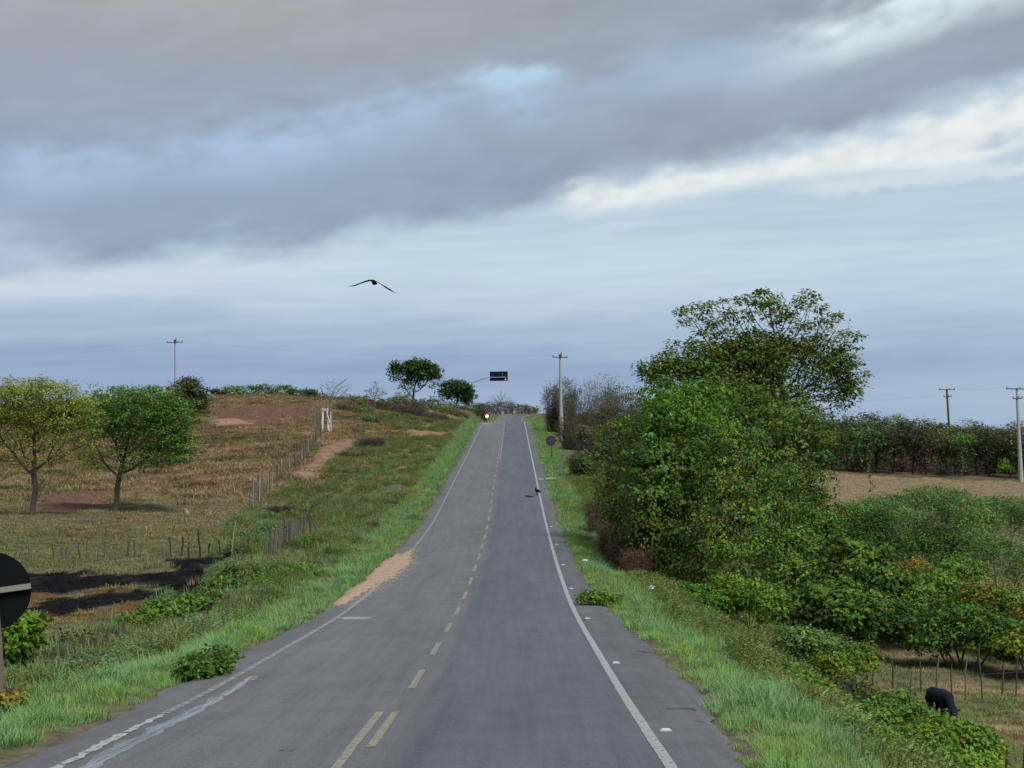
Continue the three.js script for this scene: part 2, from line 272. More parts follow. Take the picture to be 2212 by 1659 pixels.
// ---------------------------------------------------------------- the ground
const inPoly = (x, d, poly) => { let c = false; for (let i = 0, j = poly.length - 1; i < poly.length; j = i++) { const [xi, di] = poly[i], [xj, dj] = poly[j]; if ((di > d) !== (dj > d) && x < (xj - xi) * (d - di) / (dj - di) + xi) c = !c; } return c; };
const polyOf = (pts) => pts.map(([px, py]) => { const p = hit(px, py); return [p.x, -p.z]; });
const burnt = [
  polyOf([[335, 1226], [380, 1208], [450, 1203], [505, 1194], [520, 1205], [500, 1225], [440, 1238], [370, 1238]]),
  polyOf([[-60, 1238], [60, 1235], [200, 1239], [330, 1238], [430, 1236], [490, 1246], [410, 1262], [300, 1269], [180, 1275], [60, 1279], [-60, 1278]]),
  polyOf([[60, 1314], [105, 1292], [200, 1284], [330, 1274], [440, 1258], [480, 1266], [410, 1294], [330, 1306], [200, 1318], [110, 1330]]),
];
const rusty = [polyOf([[-60, 1270], [430, 1262], [420, 1290], [330, 1325], [160, 1345], [-60, 1350]])];
const redSoil = [polyOf([[455, 882], [690, 872], [690, 892], [620, 905], [580, 925], [460, 920]]), polyOf([[95, 1062], [240, 1058], [250, 1092], [110, 1110], [60, 1100]])];
const paleClay = polyOf([[458, 906], [520, 904], [545, 915], [470, 920]]);
const track = polyOf([[630, 1032], [655, 1000], [690, 972], [720, 955], [765, 948], [770, 962], [740, 985], [705, 1005], [690, 1035], [660, 1045]]);
const trackTop = polyOf([[700, 958], [760, 938], [830, 930], [1000, 934], [1000, 941], [860, 945], [770, 952]]);
const tanField = polyOf([[1755, 1020], [1900, 1026], [2230, 1046], [2400, 1055], [2400, 1085], [2200, 1078], [2000, 1068], [1900, 1070], [1880, 1110], [1740, 1110]]);
const near = (x, d, polys, w) => { const a = x + w * noise2(x * 0.3, d * 0.3) + 0.4 * w * noise2(x * 1.3, d * 1.3), b = d + 1.6 * w * noise2(x * 0.3 + 50, d * 0.3) + 0.5 * w * noise2(x * 1.2, d * 1.2 + 30); return polys.some((p) => inPoly(a, b, p)); };
const C = { verge: [0.13, 0.135, 0.065], straw: [0.25, 0.19, 0.11], strawDk: [0.165, 0.12, 0.07], olive: [0.14, 0.13, 0.07], soil: [0.15, 0.095, 0.062], red: [0.155, 0.082, 0.058], char: [0.007, 0.0065, 0.007], rust: [0.14, 0.075, 0.035], track: [0.31, 0.19, 0.13], tan: [0.25, 0.185, 0.12], green: [0.10, 0.115, 0.05], clay: [0.36, 0.21, 0.155] };
const burntNear = (x, d) => near(x, d, burnt, 0.6);
function groundColor(x, d) {
  const u = x - roadC(d), n = fbm(x * 0.06, d * 0.06, 4), n2 = fbm(x * 0.4, d * 0.4, 3);
  if (u > -7.5 && u < 8.5 && d < 460) { const k = sstep(0.1, 0.5, n2); let c = mix3(C.verge, C.soil, 0.55 * k); const e = u < 0 ? -edgeL(d) : edgeR(d); if (Math.abs(u) < e + 0.25) c = mix3(c, [0.15, 0.12, 0.095], 0.8); return c; }
  if (x < 0) {
    if (d < 80 && burntNear(x, d)) return mix3(C.char, [0.05, 0.04, 0.034], sstep(0.2, 0.6, n2));
    if (d < 80 && near(x, d, rusty, 0.6)) return mix3(C.rust, C.olive, sstep(0.1, 0.6, n2));
    if (near(x, d, [track, trackTop], 0.25)) return mix3(C.track, C.soil, sstep(0.1, 0.6, n2));
    if (near(x, d, [paleClay], 0.6)) return C.clay;
    if (near(x, d, redSoil, 1.2)) return mix3(C.red, C.strawDk, sstep(0, 0.6, n2) * 0.7);
    let c = mix3(C.straw, C.strawDk, sstep(-0.2, 0.5, n2));
    const hill = sstep(95, 125, d + 12 * n);
    c = mix3(mix3(C.olive, C.soil, 0.5 * sstep(0.1, 0.5, n)), c, hill);
    return mix3(mix3(c, C.red, 0.45 * sstep(0.15, 0.5, fbm(x * 0.07 - 8, d * 0.07, 3))), C.green, 0.6 * sstep(0.0, 0.4, fbm(x * 0.05 + 30, d * 0.05, 3)));
  }
  if (near(x, d, [tanField], 1.2)) return mix3(C.tan, C.straw, sstep(-0.1, 0.5, n2));
  let c = mix3(C.green, C.olive, sstep(-0.3, 0.3, n));
  c = mix3(c, C.tan, 0.55 * sstep(-0.1, 0.35, n2 + 0.3 * n));
  if (d > 165) c = mix3(c, [0.12, 0.075, 0.05], 0.6);
  return c;
}
{
  const xs = [], ds = [];
  const line = (a, b, n, out) => { for (let i = 0; i < n; i++) out.push(a + (b - a) * i / n); };
  line(-2400, -300, 12, xs); line(-300, -80, 40, xs); line(-80, -26, 90, xs); line(-26, 22, 160, xs); line(22, 80, 90, xs); line(80, 300, 36, xs); line(300, 2401, 12, xs); xs.push(2401);
  line(-300, -40, 10, ds); line(-40, 8, 24, ds); line(8, 90, 250, ds); line(90, 250, 230, ds); line(250, 470, 90, ds); line(470, 900, 24, ds); line(900, 4000, 10, ds); ds.push(4000);
  const nx = xs.length, nd = ds.length, pos = new Float32Array(nx * nd * 3), col = new Float32Array(nx * nd * 3), uv = new Float32Array(nx * nd * 2), idx = [];
  for (let j = 0; j < nd; j++) for (let i = 0; i < nx; i++) {
    const k = j * nx + i, x = xs[i], d = ds[j];
    pos[k * 3] = x; pos[k * 3 + 1] = H(x, d); pos[k * 3 + 2] = -d;
    const c = groundColor(x, d); col.set(c, k * 3); uv[k * 2] = x / 3.7; uv[k * 2 + 1] = d / 3.7;
    if (i && j) idx.push(k - nx - 1, k - nx, k, k - nx - 1, k, k - 1);
  }
  const g = new THREE.BufferGeometry(); g.setAttribute('position', new THREE.BufferAttribute(pos, 3)); g.setAttribute('color', new THREE.BufferAttribute(col, 3)); g.setAttribute('uv', new THREE.BufferAttribute(uv, 2)); g.setIndex(idx); g.computeVertexNormals();
  const m = new THREE.Mesh(g, new THREE.MeshPhysicalMaterial({ vertexColors: true, map: soilDetail, bumpMap: soilDetail, bumpScale: 0.06, specularIntensity: 0.15, roughness: 0.97, side: THREE.DoubleSide }));
  m.name = numbered('ground'); m.receiveShadow = m.castShadow = true; tag(m, 'rolling pasture land of dry grass, bare red soil and burnt patches', 'ground', null, 'structure'); scene.add(m);
}

// ---------------------------------------------------------------- the road
const road = new THREE.Group(); road.name = numbered('road'); tag(road, 'two lane asphalt road dipping and climbing straight to the crest', 'road', null, 'structure'); scene.add(road);
{
  const ds = []; for (let d = -30; d < 560; d += d < 60 ? 0.25 : d < 130 ? 0.5 : 1.2) ds.push(d);
  const cols = [0, 0.04, 0.1, 0.16, 0.22, 0.28, 0.34, 0.4, 0.455, 0.49, 0.51, 0.545, 0.6, 0.66, 0.72, 0.78, 0.84, 0.9, 0.96, 1], nc = cols.length;
  const p = [], c = [], uv = [], idx = [];
  ds.forEach((d, j) => {
    const a = edgeL(d), b = edgeR(d), cx = roadC(d), h = roadH(d);
    cols.forEach((t, i) => {
      const u = mix(a, b, t), x = cx + u;
      p.push(x, h - 0.012 * Math.abs(u) - (i === 0 || i === nc - 1 ? 0.04 : 0), -d); uv.push((u + 4.3) / 8.6, d / 48);
      // two ages of asphalt: a browner left lane, a bluer right lane; polished wheel tracks; coarse shoulders
      const seam = 0.35 + 0.12 * noise2(d * 0.05, 1), n = fbm(x * 0.35, d * 0.05, 3), n2 = fbm(x * 1.4 + 9, d * 0.5, 3);
      let k = mix3([0.120, 0.119, 0.124], [0.088, 0.097, 0.116], sstep(seam - 0.25, seam + 0.1, u));
      const lane = Math.abs(Math.abs(u) - 1.65), track = sstep(0.45, 0.1, Math.abs(lane - 0.75));
      let s = 1 + 0.16 * n + 0.10 * n2 + 0.05 * track;
      if (Math.abs(u) > 3.4) { k = mix3(k, [0.115, 0.107, 0.11], 0.7); s *= 1 + 0.16 * noise2(x * 2.1, d * 0.7); }
      if (u > 0.2 && u < 0.55) s *= 0.93;
      c.push(k[0] * s, k[1] * s, k[2] * s);
      if (i && j) { const q = j * nc + i; idx.push(q - nc - 1, q - nc, q, q - nc - 1, q, q - 1); }
    });
  });
  const g = new THREE.BufferGeometry(); g.setAttribute('position', new THREE.Float32BufferAttribute(p, 3)); g.setAttribute('color', new THREE.Float32BufferAttribute(c, 3)); g.setAttribute('uv', new THREE.Float32BufferAttribute(uv, 2)); g.setIndex(idx); g.computeVertexNormals();
  part(road, 'asphalt', g, new THREE.MeshStandardMaterial({ vertexColors: true, map: asphaltTex, bumpMap: asphaltTex, bumpScale: 0.004, roughness: 0.85, side: THREE.DoubleSide }), 'structure');
}
function strip(d0, d1, uAt, wAt, lift = 0.006, step = 0.5, rag = 0, long = 0.9) {
  const p = [], uv = [], idx = [], n = Math.max(2, Math.ceil((d1 - d0) / step));
  for (let k = 0; k <= n; k++) {
    const d = mix(d0, d1, k / n), u = typeof uAt === 'function' ? uAt(d) : uAt, w = typeof wAt === 'function' ? wAt(d) : wAt, cx = roadC(d);
    const a = u - w / 2 + rag * noise2(d * 3.1, u + 11), b = u + w / 2 + rag * noise2(d * 2.7, u + 41);
    for (const q of [a, (a + b) / 2, b]) { p.push(cx + q, roadH(d) - 0.012 * Math.abs(q) + lift, -d); uv.push((cx + q) / 0.9, d / long); }
    if (k) { const o = k * 3; idx.push(o - 3, o - 2, o + 1, o - 3, o + 1, o, o - 2, o - 1, o + 2, o - 2, o + 2, o + 1); }
  }
  const g = new THREE.BufferGeometry(); g.setAttribute('position', new THREE.Float32BufferAttribute(p, 3)); g.setAttribute('uv', new THREE.Float32BufferAttribute(uv, 2)); g.setIndex(idx); g.computeVertexNormals(); return g;
}
{
  const paint = (rgb, cut) => std(rgb, 0.7, { alphaMap: wear, alphaTest: cut, map: grit });
  const film = (rgb, o) => std(rgb, 0.75, { alphaMap: wear, transparent: true, opacity: o }), white = paint([0.34, 0.35, 0.35], 0.2), whiteWorn = paint([0.30, 0.30, 0.30], 0.36), yellow = paint([0.275, 0.25, 0.185], 0.24), yellowFar = paint([0.25, 0.235, 0.19], 0.3), smear = film([0.30, 0.335, 0.37], 0.95), milk = film([0.42, 0.44, 0.46], 1);
  part(road, 'edge_line', strip(8, 520, 3.3, 0.135, 0.006, 0.6, 0.006), white, 'structure');
  part(road, 'edge_line', strip(21, 520, -3.3, 0.115, 0.006, 0.6, 0.01), whiteWorn, 'structure');
  const flakes = [[9, 12.9], [13.05, 14.9], [15.0, 16.3], [16.36, 17.2], [17.25, 18.9], [19.0, 20.9]];
  flakes.forEach(([a, b], i) => part(road, 'peeling_edge_line', strip(a, b, (d) => -3.3 + 0.02 * noise2(d * 1.3, 2), 0.13 - 0.03 * (i % 2), 0.008, 0.12, 0.035), paint([0.40, 0.40, 0.37], 0.22), 'structure'));
  part(road, 'paint_smear', strip(8, 26.2, (d) => -2.98 + 0.05 * noise2(d * 0.6, 8) + (d - 16) * 0.004, (d) => 0.15 + 0.06 * noise2(d * 0.8, 4) + 0.07 * sstep(26, 20, d), 0.005, 0.2, 0.04, 14), smear, 'structure');
  part(road, 'chalky_smear', strip(40.1, 41.0, -2.75, (d) => 1.0 - 1.1 * Math.abs(d - 40.55), 0.005, 0.15, 0.06), milk, 'structure');
  part(road, 'solid_centre_line', strip(-20, 20.9, -0.27, 0.11, 0.006, 0.5, 0.006), yellow, 'structure');
  part(road, 'solid_centre_line', strip(146, 520, 0.16, 0.11, 0.006, 1, 0.006), yellowFar, 'structure');
  part(road, 'centre_dash', strip(17.4, 20.9, -0.05, 0.11, 0.006, 0.25, 0.006), yellow, 'structure');
  for (let k = 0; k < 44; k++) { const a = 24 + k * 5.77; part(road, 'centre_dash', strip(a, a + 2.9, -0.06, 0.115, 0.006, 0.3, 0.006), k < 12 ? yellow : yellowFar, 'structure'); }
}
{ // tar-dark spots on the shoulder and the old cross joint
  const dark = std([0.045, 0.043, 0.045], 0.8, { alphaMap: wear, alphaTest: 0.42 });
  for (const [d, u, w, l] of [[21.6, 4.02, 0.42, 0.14], [21.3, 4.5, 0.15, 0.08], [20.3, 4.1, 0.12, 0.12], [31, 4.35, 0.5, 0.2], [17.2, -1.0, 0.2, 0.05]]) part(road, 'tar_spot', strip(d, d + l, u, w, 0.005, 0.04, 0.04), dark, 'structure');
}
// sand washed over the left shoulder
{
  const poly = polyOf([[890, 1192], [886, 1222], [850, 1250], [805, 1276], [745, 1308], [722, 1306], [745, 1284], [790, 1250], [815, 1236], [838, 1207]]);
  const gb = [], idx = [], uv = [], N = 60, L = 44; let lo = [1e9, 1e9], hi = [-1e9, -1e9]; for (const [x, d] of poly) { lo = [Math.min(lo[0], x), Math.min(lo[1], d)]; hi = [Math.max(hi[0], x), Math.max(hi[1], d)]; }
  const depth = (x, d) => { let m = 1e9; for (let i = 0, j = poly.length - 1; i < poly.length; j = i++) { const [ax, ad] = poly[j], [bx, bd] = poly[i], t = clamp(((x - ax) * (bx - ax) + (d - ad) * (bd - ad)) / ((bx - ax) ** 2 + (bd - ad) ** 2)); m = Math.min(m, Math.hypot(x - ax - t * (bx - ax), d - ad - t * (bd - ad))); } return inPoly(x, d, poly) ? m : -m; };
  for (let j = 0; j <= N; j++) for (let i = 0; i <= L; i++) {
    const x = mix(lo[0] - 0.3, hi[0] + 0.3, i / L), d = mix(lo[1] - 0.6, hi[1] + 0.6, j / N), s = depth(x, d) + 0.12 * noise2(x * 2.2, d * 0.8) + 0.06 * noise2(x * 6, d * 2.5), u = x - roadC(d);
    const base = u > edgeL(d) ? roadH(d) - 0.012 * Math.abs(u) : Math.max(H(x, d), roadH(d) - 0.3);
    gb.push(x, base + clamp(s * 0.09, -0.05, 0.05) + (s > 0 ? 0.012 * noise2(x * 3, d * 2) : 0), -d); uv.push(x / 1.5, d / 1.5);
    if (i && j) { const k = j * (L + 1) + i; idx.push(k - L - 2, k - L - 1, k, k - L - 2, k, k - 1); }
  }
  const g = new THREE.BufferGeometry(); g.setAttribute('position', new THREE.Float32BufferAttribute(gb, 3)); g.setAttribute('uv', new THREE.Float32BufferAttribute(uv, 2)); g.setIndex(idx); g.computeVertexNormals();
  const m = new THREE.Mesh(g, std([0.42, 0.285, 0.19], 0.97, { map: soilDetail, bumpMap: soilDetail, bumpScale: 0.015 })); m.name = 'sand'; m.receiveShadow = true; tag(m, 'orange sand washed across the left shoulder and edge line', 'sand', null, 'stuff'); scene.add(m);
  const r = rng(321), P = []; for (let k = 0; k < 2600; k++) { const [px, pd] = poly[Math.floor(r() * 5)], [qx, qd] = poly[Math.floor(r() * 5)], t = r(), x = mix(px, qx, t) + (r() + r() - 0.8) * 0.5, d = mix(pd, qd, t) + (r() - 0.5) * 3, u = x - roadC(d); if (u < edgeL(d) || inPoly(x, d, poly)) continue; P.push({ x, d, y: roadH(d) - 0.012 * Math.abs(u) - 0.004, a: r() * 6, s: 0.35 + r() * r(), w: 1.4, c: [0.42, 0.285, 0.19] }); }
  scatter('sand_grains', 'loose crumbs of orange sand scattered beside the washed sand', 'sand', [new THREE.IcosahedronGeometry(0.016, 0)], std([1, 1, 1], 0.97), P);
}

// ---------------------------------------------------------------- grass and weeds (uncountable ground cover)
function tuft(seed, blades, height, spread, width, lean) {
  const r = rng(seed), g = new GB();
  for (let b = 0; b < blades; b++) {
    const a = r() * 6.283, rr = Math.sqrt(r()) * spread, x = Math.cos(a) * rr, z = Math.sin(a) * rr, h = height * (0.45 + 0.55 * r()), la = a + (r() - 0.5) * 2.2, le = lean * (0.3 + r()) * h, w = width * (0.6 + 0.7 * r());
    const k = 0.88 + 0.24 * r(), yel = r(), c = [k * (1 + 0.2 * yel), k, k * (1 - 0.15 * yel)];
    const tx = -Math.sin(la) * w, tz = Math.cos(la) * w; let prev = null;
    for (let s = 0; s <= 3; s++) {
      const t = s / 3, px = x + Math.cos(la) * le * t * t, pz = z + Math.sin(la) * le * t * t, py = h * t * (1 - 0.25 * t * lean), ww = 1 - t * 0.95, ny = 0.45, nx = -Math.cos(la) * 0.5, nz = -Math.sin(la) * 0.5;
      const i0 = g.v(px - tx * ww, py, pz - tz * ww, nx, ny, nz, c), i1 = g.v(px + tx * ww, py, pz + tz * ww, nx, ny, nz, c);
      if (prev) g.i.push(prev[0], prev[1], i1, prev[0], i1, i0); prev = [i0, i1];
    }
  }
  return g.build();
}
function herb(seed, leaves, height, spread, L) {   // a small leafy weed
  const r = rng(seed), g = new GB();
  for (let k = 0; k < leaves; k++) {
    const a = r() * 6.283, rr = Math.pow(r(), 0.6) * spread, y = height * (0.08 + 0.92 * r() * (1 - 0.45 * rr / spread)), d = norm3([Math.cos(a) + (r() - 0.5), (r() - 0.25) * 0.9, Math.sin(a) + (r() - 0.5)]), n = norm3([Math.cos(a) * 0.5 + (r() - 0.5), 1, Math.sin(a) * 0.5 + (r() - 0.5)]);
    const s = 0.72 + 0.5 * r(), ye = r() * 0.3; g.leaf(Math.cos(a) * rr, y, Math.sin(a) * rr, d, n, L * (0.6 + 0.7 * r()), L * 0.42, [s * (1 + ye), s, s * (1 - ye * 0.5)]);
  }
  for (let k = 0; k < 5; k++) { const a = r() * 6.283, q = spread * 0.6; g.tube([V3(0, 0, 0), V3(Math.cos(a) * q * 0.5, height * 0.45, Math.sin(a) * q * 0.5), V3(Math.cos(a) * q, height * 0.85, Math.sin(a) * q)], [0.012, 0.008, 0.004], 3, [0.9, 0.7, 0.5], false); }
  return g.build();
}
function scatter(name, label, category, geoms, mat, list) {
  // one InstancedMesh per variant of the tuft, grouped as one mass
  const root = new THREE.Group(); root.name = numbered(name); tag(root, label, category, null, 'stuff'); scene.add(root);
  geoms.forEach((g, v) => {
    const l = list.filter((_, k) => k % geoms.length === v); if (!l.length) return;
    const im = new THREE.InstancedMesh(g, mat, l.length), m = new THREE.Matrix4(), q = new THREE.Quaternion(), e = new THREE.Euler(), s = new THREE.Vector3(), p = new THREE.Vector3(), c = new THREE.Color();
    l.forEach((o, k) => { e.set(o.tx ?? 0, o.a, o.tz ?? 0); q.setFromEuler(e); s.set(o.s * (o.w ?? 1), o.s, o.s * (o.w ?? 1)); p.set(o.x, o.y, -o.d); im.setMatrixAt(k, m.compose(p, q, s)); im.setColorAt(k, c.setRGB(...o.c)); });
    im.name = 'tufts'; im.castShadow = im.receiveShadow = true; im.userData.kind = 'stuff'; root.add(im);
  });
}
const G = { lush: [0.20, 0.38, 0.115], blue: [0.195, 0.36, 0.165], yel: [0.24, 0.37, 0.10], dry: [0.34, 0.27, 0.155], straw: [0.43, 0.35, 0.21], oli: [0.20, 0.215, 0.085], weed: [0.185, 0.295, 0.09], weedB: [0.225, 0.335, 0.16], brown: [0.18, 0.13, 0.08] };
const openGround = (x, d) => { const u = x - roadC(d); return u < edgeL(d) || u > edgeR(d); };
const onSand = (() => { const poly = polyOf([[895, 1188], [886, 1222], [850, 1250], [805, 1276], [745, 1308], [718, 1308], [742, 1284], [786, 1250], [811, 1236], [834, 1207]]); return (x, d) => inPoly(x, d, poly); })();
{
  const r = rng(501), L = [];
  for (let d = 10; d < 440; ) {
    const step = d < 30 ? 0.35 : d < 70 ? 0.6 : 1.2, dens = 75 * Math.min(1, Math.pow(26 / d, 1.25));
    for (const side of [-1, 1]) {
      const w = side < 0 ? 2.3 + 0.5 * noise2(d * 0.05, 70) : 2.5 + 0.5 * noise2(d * 0.06, 71), n = dens * step * w * (1 + (r() - 0.5) * 0.2);
      for (let k = 0; k < n; k++) {
        const t = Math.pow(r(), 1.15), dd = d + r() * step, e = side < 0 ? edgeL(dd) : edgeR(dd), over = 0.14 * noise2(dd * 1.6, side * 5) + 0.12 * noise2(dd * 0.5, side * 9) - (side < 0 ? 0.4 * sstep(23, 16, dd) : 0);
        const u = e + side * (t * w + 0.02 - over), x = roadC(dd) + u; if (onSand(x, dd)) continue;
        const n1 = fbm(x * 0.5, dd * 0.22, 3), n2 = fbm(x * 0.3 + 40, dd * 0.12, 3); if (n1 > 0.38 && r() < 0.8) continue; if (noise2(x * 1.7, dd * 0.8) > 0.55 && r() < 0.7) continue;
        let c = mix3(G.lush, G.blue, sstep(-0.2, 0.4, n2)); c = mix3(c, G.yel, 0.5 * sstep(0.15, 0.6, -n2)); if (r() < 0.03) c = mix3(c, G.dry, 0.8);
        const k2 = 0.85 + 0.3 * r(), grow = 1 + Math.min(1.6, d / 90), hgt = (0.55 + 0.45 * n2 + 0.6 * r() * r() + 0.35 * noise2(x * 0.8, dd * 0.4)) * grow * (t < 0.05 ? 0.6 : 1);
        L.push({ x, d: dd, y: H(x, dd) - 0.02, a: r() * 6.28, s: Math.max(0.3, hgt), w: 1 + 0.3 * r(), tx: (r() - 0.5) * 0.3, tz: (r() - 0.5) * 0.3, c: [c[0] * k2, c[1] * k2, c[2] * k2] });
      }
    }
    d += step;
  }
  scatter('verge_grass', 'lush green grass along both verges of the road', 'grass', [tuft(1, 18, 0.21, 0.14, 0.005, 0.8), tuft(2, 18, 0.18, 0.15, 0.0054, 1.0), tuft(3, 16, 0.25, 0.13, 0.0048, 0.7)], bladeMat, L);
}
{ // leafy weeds on both banks
  const r = rng(601), L = [], T = [];
  const add = (x, d, s, c, list) => list.push({ x, d, y: H(x, d) - 0.03, a: r() * 6.28, s, w: 0.9 + 0.4 * r(), c });
  for (let k = 0; k < 30000; k++) {
    const d = 15 + 215 * Math.pow(r(), 1.5), u = -6.2 - (3 + 7 * sstep(30, 110, d)) * r(), x = roadC(d) + u; if (d < 70 && near(x, d, burnt, 0.4)) continue; if (near(x, d, [track, trackTop], 0.3)) continue;
    const n = fbm(x * 0.3, d * 0.2, 4); if (n < (d > 70 ? 0.06 : -0.08) && r() < 0.82) continue;
    let c = mix3(G.weed, G.weedB, sstep(-0.3, 0.3, fbm(x * 0.15 + 9, d * 0.08, 3))); if (d > 85) c = mix3(c, G.oli, 0.55 * r()); const q = 0.8 + 0.45 * r();
    add(x, d, (0.32 + 0.55 * r() * r() + 0.75 * Math.max(0, n)) * (1 + d / 260), [c[0] * q, c[1] * q, c[2] * q], L);
    if (r() < (d < 60 ? 0.12 : 0.3)) { const cc = r() < (d < 60 ? 0.06 : 0.2) ? G.dry : r() < 0.4 ? G.oli : G.blue; add(x + (r() - 0.5), d + (r() - 0.5), 0.7 + 0.9 * r(), cc, T); }
  }
  for (let k = 0; k < 15000; k++) {
    const d = 15 + 125 * Math.pow(r(), 1.5), u = 6.3 + 6 * Math.pow(r(), 1.3), x = roadC(d) + u, n = fbm(x * 0.3 + 77, d * 0.15, 3); if (n < -0.1 && r() < 0.75) continue;
    let c = mix3(G.weed, G.yel, 0.6 * sstep(0, 0.5, fbm(x * 0.2 - 9, d * 0.1, 3))); const q = 0.8 + 0.45 * r();
    add(x, d, 0.5 + 0.6 * r() + 0.5 * Math.max(0, n), [c[0] * q, c[1] * q, c[2] * q], L);
    if (r() < 0.25) add(x + (r() - 0.5), d + (r() - 0.5), 0.6 + 0.8 * r(), r() < 0.07 ? G.dry : r() < 0.2 ? G.brown : r() < 0.5 ? G.oli : G.blue, T);
  }
  scatter('bank_weeds', 'leafy green weeds covering the banks beside the verges', 'weeds', [herb(11, 80, 0.42, 0.3, 0.09), herb(12, 72, 0.36, 0.34, 0.10), herb(13, 88, 0.5, 0.26, 0.08)], leafMat, L);
  scatter('tall_bank_grass', 'taller blue green and straw grass tufts among the bank weeds', 'grass', [tuft(21, 22, 0.42, 0.16, 0.007, 0.5), tuft(22, 20, 0.5, 0.14, 0.007, 0.4)], bladeMat, T);
}
{ // dry grass on the hillside and short olive grass in the fields
  const r = rng(701), D = [], O = [];
  for (let k = 0; k < 52000; k++) {
    const d = 72 + 168 * r(), x = -(12 + (d * 0.36 + 6) * r()), u = x - roadC(d); if (u > -12 || near(x, d, [track, paleClay], 0.3)) continue; if (near(x, d, redSoil, 1) && r() < 0.95) continue;
    const n = fbm(x * 0.18, d * 0.14, 3), hill = sstep(90, 130, d + 20 * n);
    if (r() < hill) { if (n < -0.25 && r() < 0.6) continue; let c = mix3(G.straw, mix3(G.dry, G.brown, r()), sstep(-0.3, 0.4, n + (r() - 0.5) * 0.5)); c = mix3(c, G.oli, 0.8 * sstep(0.0, 0.4, fbm(x * 0.05 + 30, d * 0.05, 3))); const q = 0.7 + 0.5 * r(); D.push({ x, d, y: H(x, d) - 0.03, a: r() * 6.28, s: (0.7 + 0.8 * r()) * (1 + 0.9 * sstep(0.1, 0.5, noise2(x * 0.8, d * 0.55))), w: 1.35, c: [c[0] * q, c[1] * q, c[2] * q] }); }
    else if (r() < 0.6) { const c = mix3(G.oli, G.dry, 0.25 + r() * 0.7), q = 0.85 + 0.4 * r(); O.push({ x, d, y: H(x, d) - 0.02, a: r() * 6.28, s: 0.5 + 0.6 * r(), w: 1.8, c: [c[0] * q, c[1] * q, c[2] * q] }); }
  }
  for (let k = 0; k < 14000; k++) { const d = 28 + 50 * r(), x = -(9.5 + (d * 0.36) * r()); if (x - roadC(d) > -9) continue; if (near(x, d, burnt, 0.6)) { if (r() < 0.6) { const k = 0.006 + 0.02 * r(); O.push({ x, d, y: H(x, d) - 0.02, a: r() * 6.28, s: 0.3 + 0.5 * r(), w: 1.6, c: [k, k * 0.95, k * 0.95] }); } continue; } if (near(x, d, rusty, 0.4) && r() < 0.6) continue; const c = mix3(G.oli, r() < 0.5 ? G.dry : G.weed, r() * 0.8), q = 0.8 + 0.4 * r(); O.push({ x, d, y: H(x, d) - 0.02, a: r() * 6.28, s: 0.4 + 0.6 * r(), w: 1.7, c: [c[0] * q, c[1] * q, c[2] * q] }); }
  for (let k = 0; k < 26000; k++) { const d = 34 + 140 * Math.pow(r(), 1.3), x = 10 + d * 0.34 * r(), n = fbm(x * 0.2 + 5, d * 0.15, 3); const tan = near(x, d, [tanField], 1) ? 1 : sstep(0.0, 0.4, n); const c = r() < tan ? mix3(G.straw, G.dry, r()) : mix3(G.oli, G.weed, r()), q = 0.8 + 0.4 * r(); (r() < tan * 0.5 ? D : O).push({ x, d, y: H(x, d) - 0.02, a: r() * 6.28, s: (0.45 + 0.6 * r()), w: 1.5, c: [c[0] * q, c[1] * q, c[2] * q] }); }
  scatter('dry_grass', 'straw coloured dry grass tufts over the hillside and fields', 'dry grass', [tuft(31, 24, 0.32, 0.26, 0.010, 1.2), tuft(32, 22, 0.27, 0.30, 0.011, 1.4)], bladeMat, D);
  scatter('field_grass', 'short olive pasture grass in the low fields', 'grass', [tuft(41, 16, 0.26, 0.2, 0.009, 0.8), tuft(42, 16, 0.2, 0.24, 0.010, 0.9)], bladeMat, O);
}

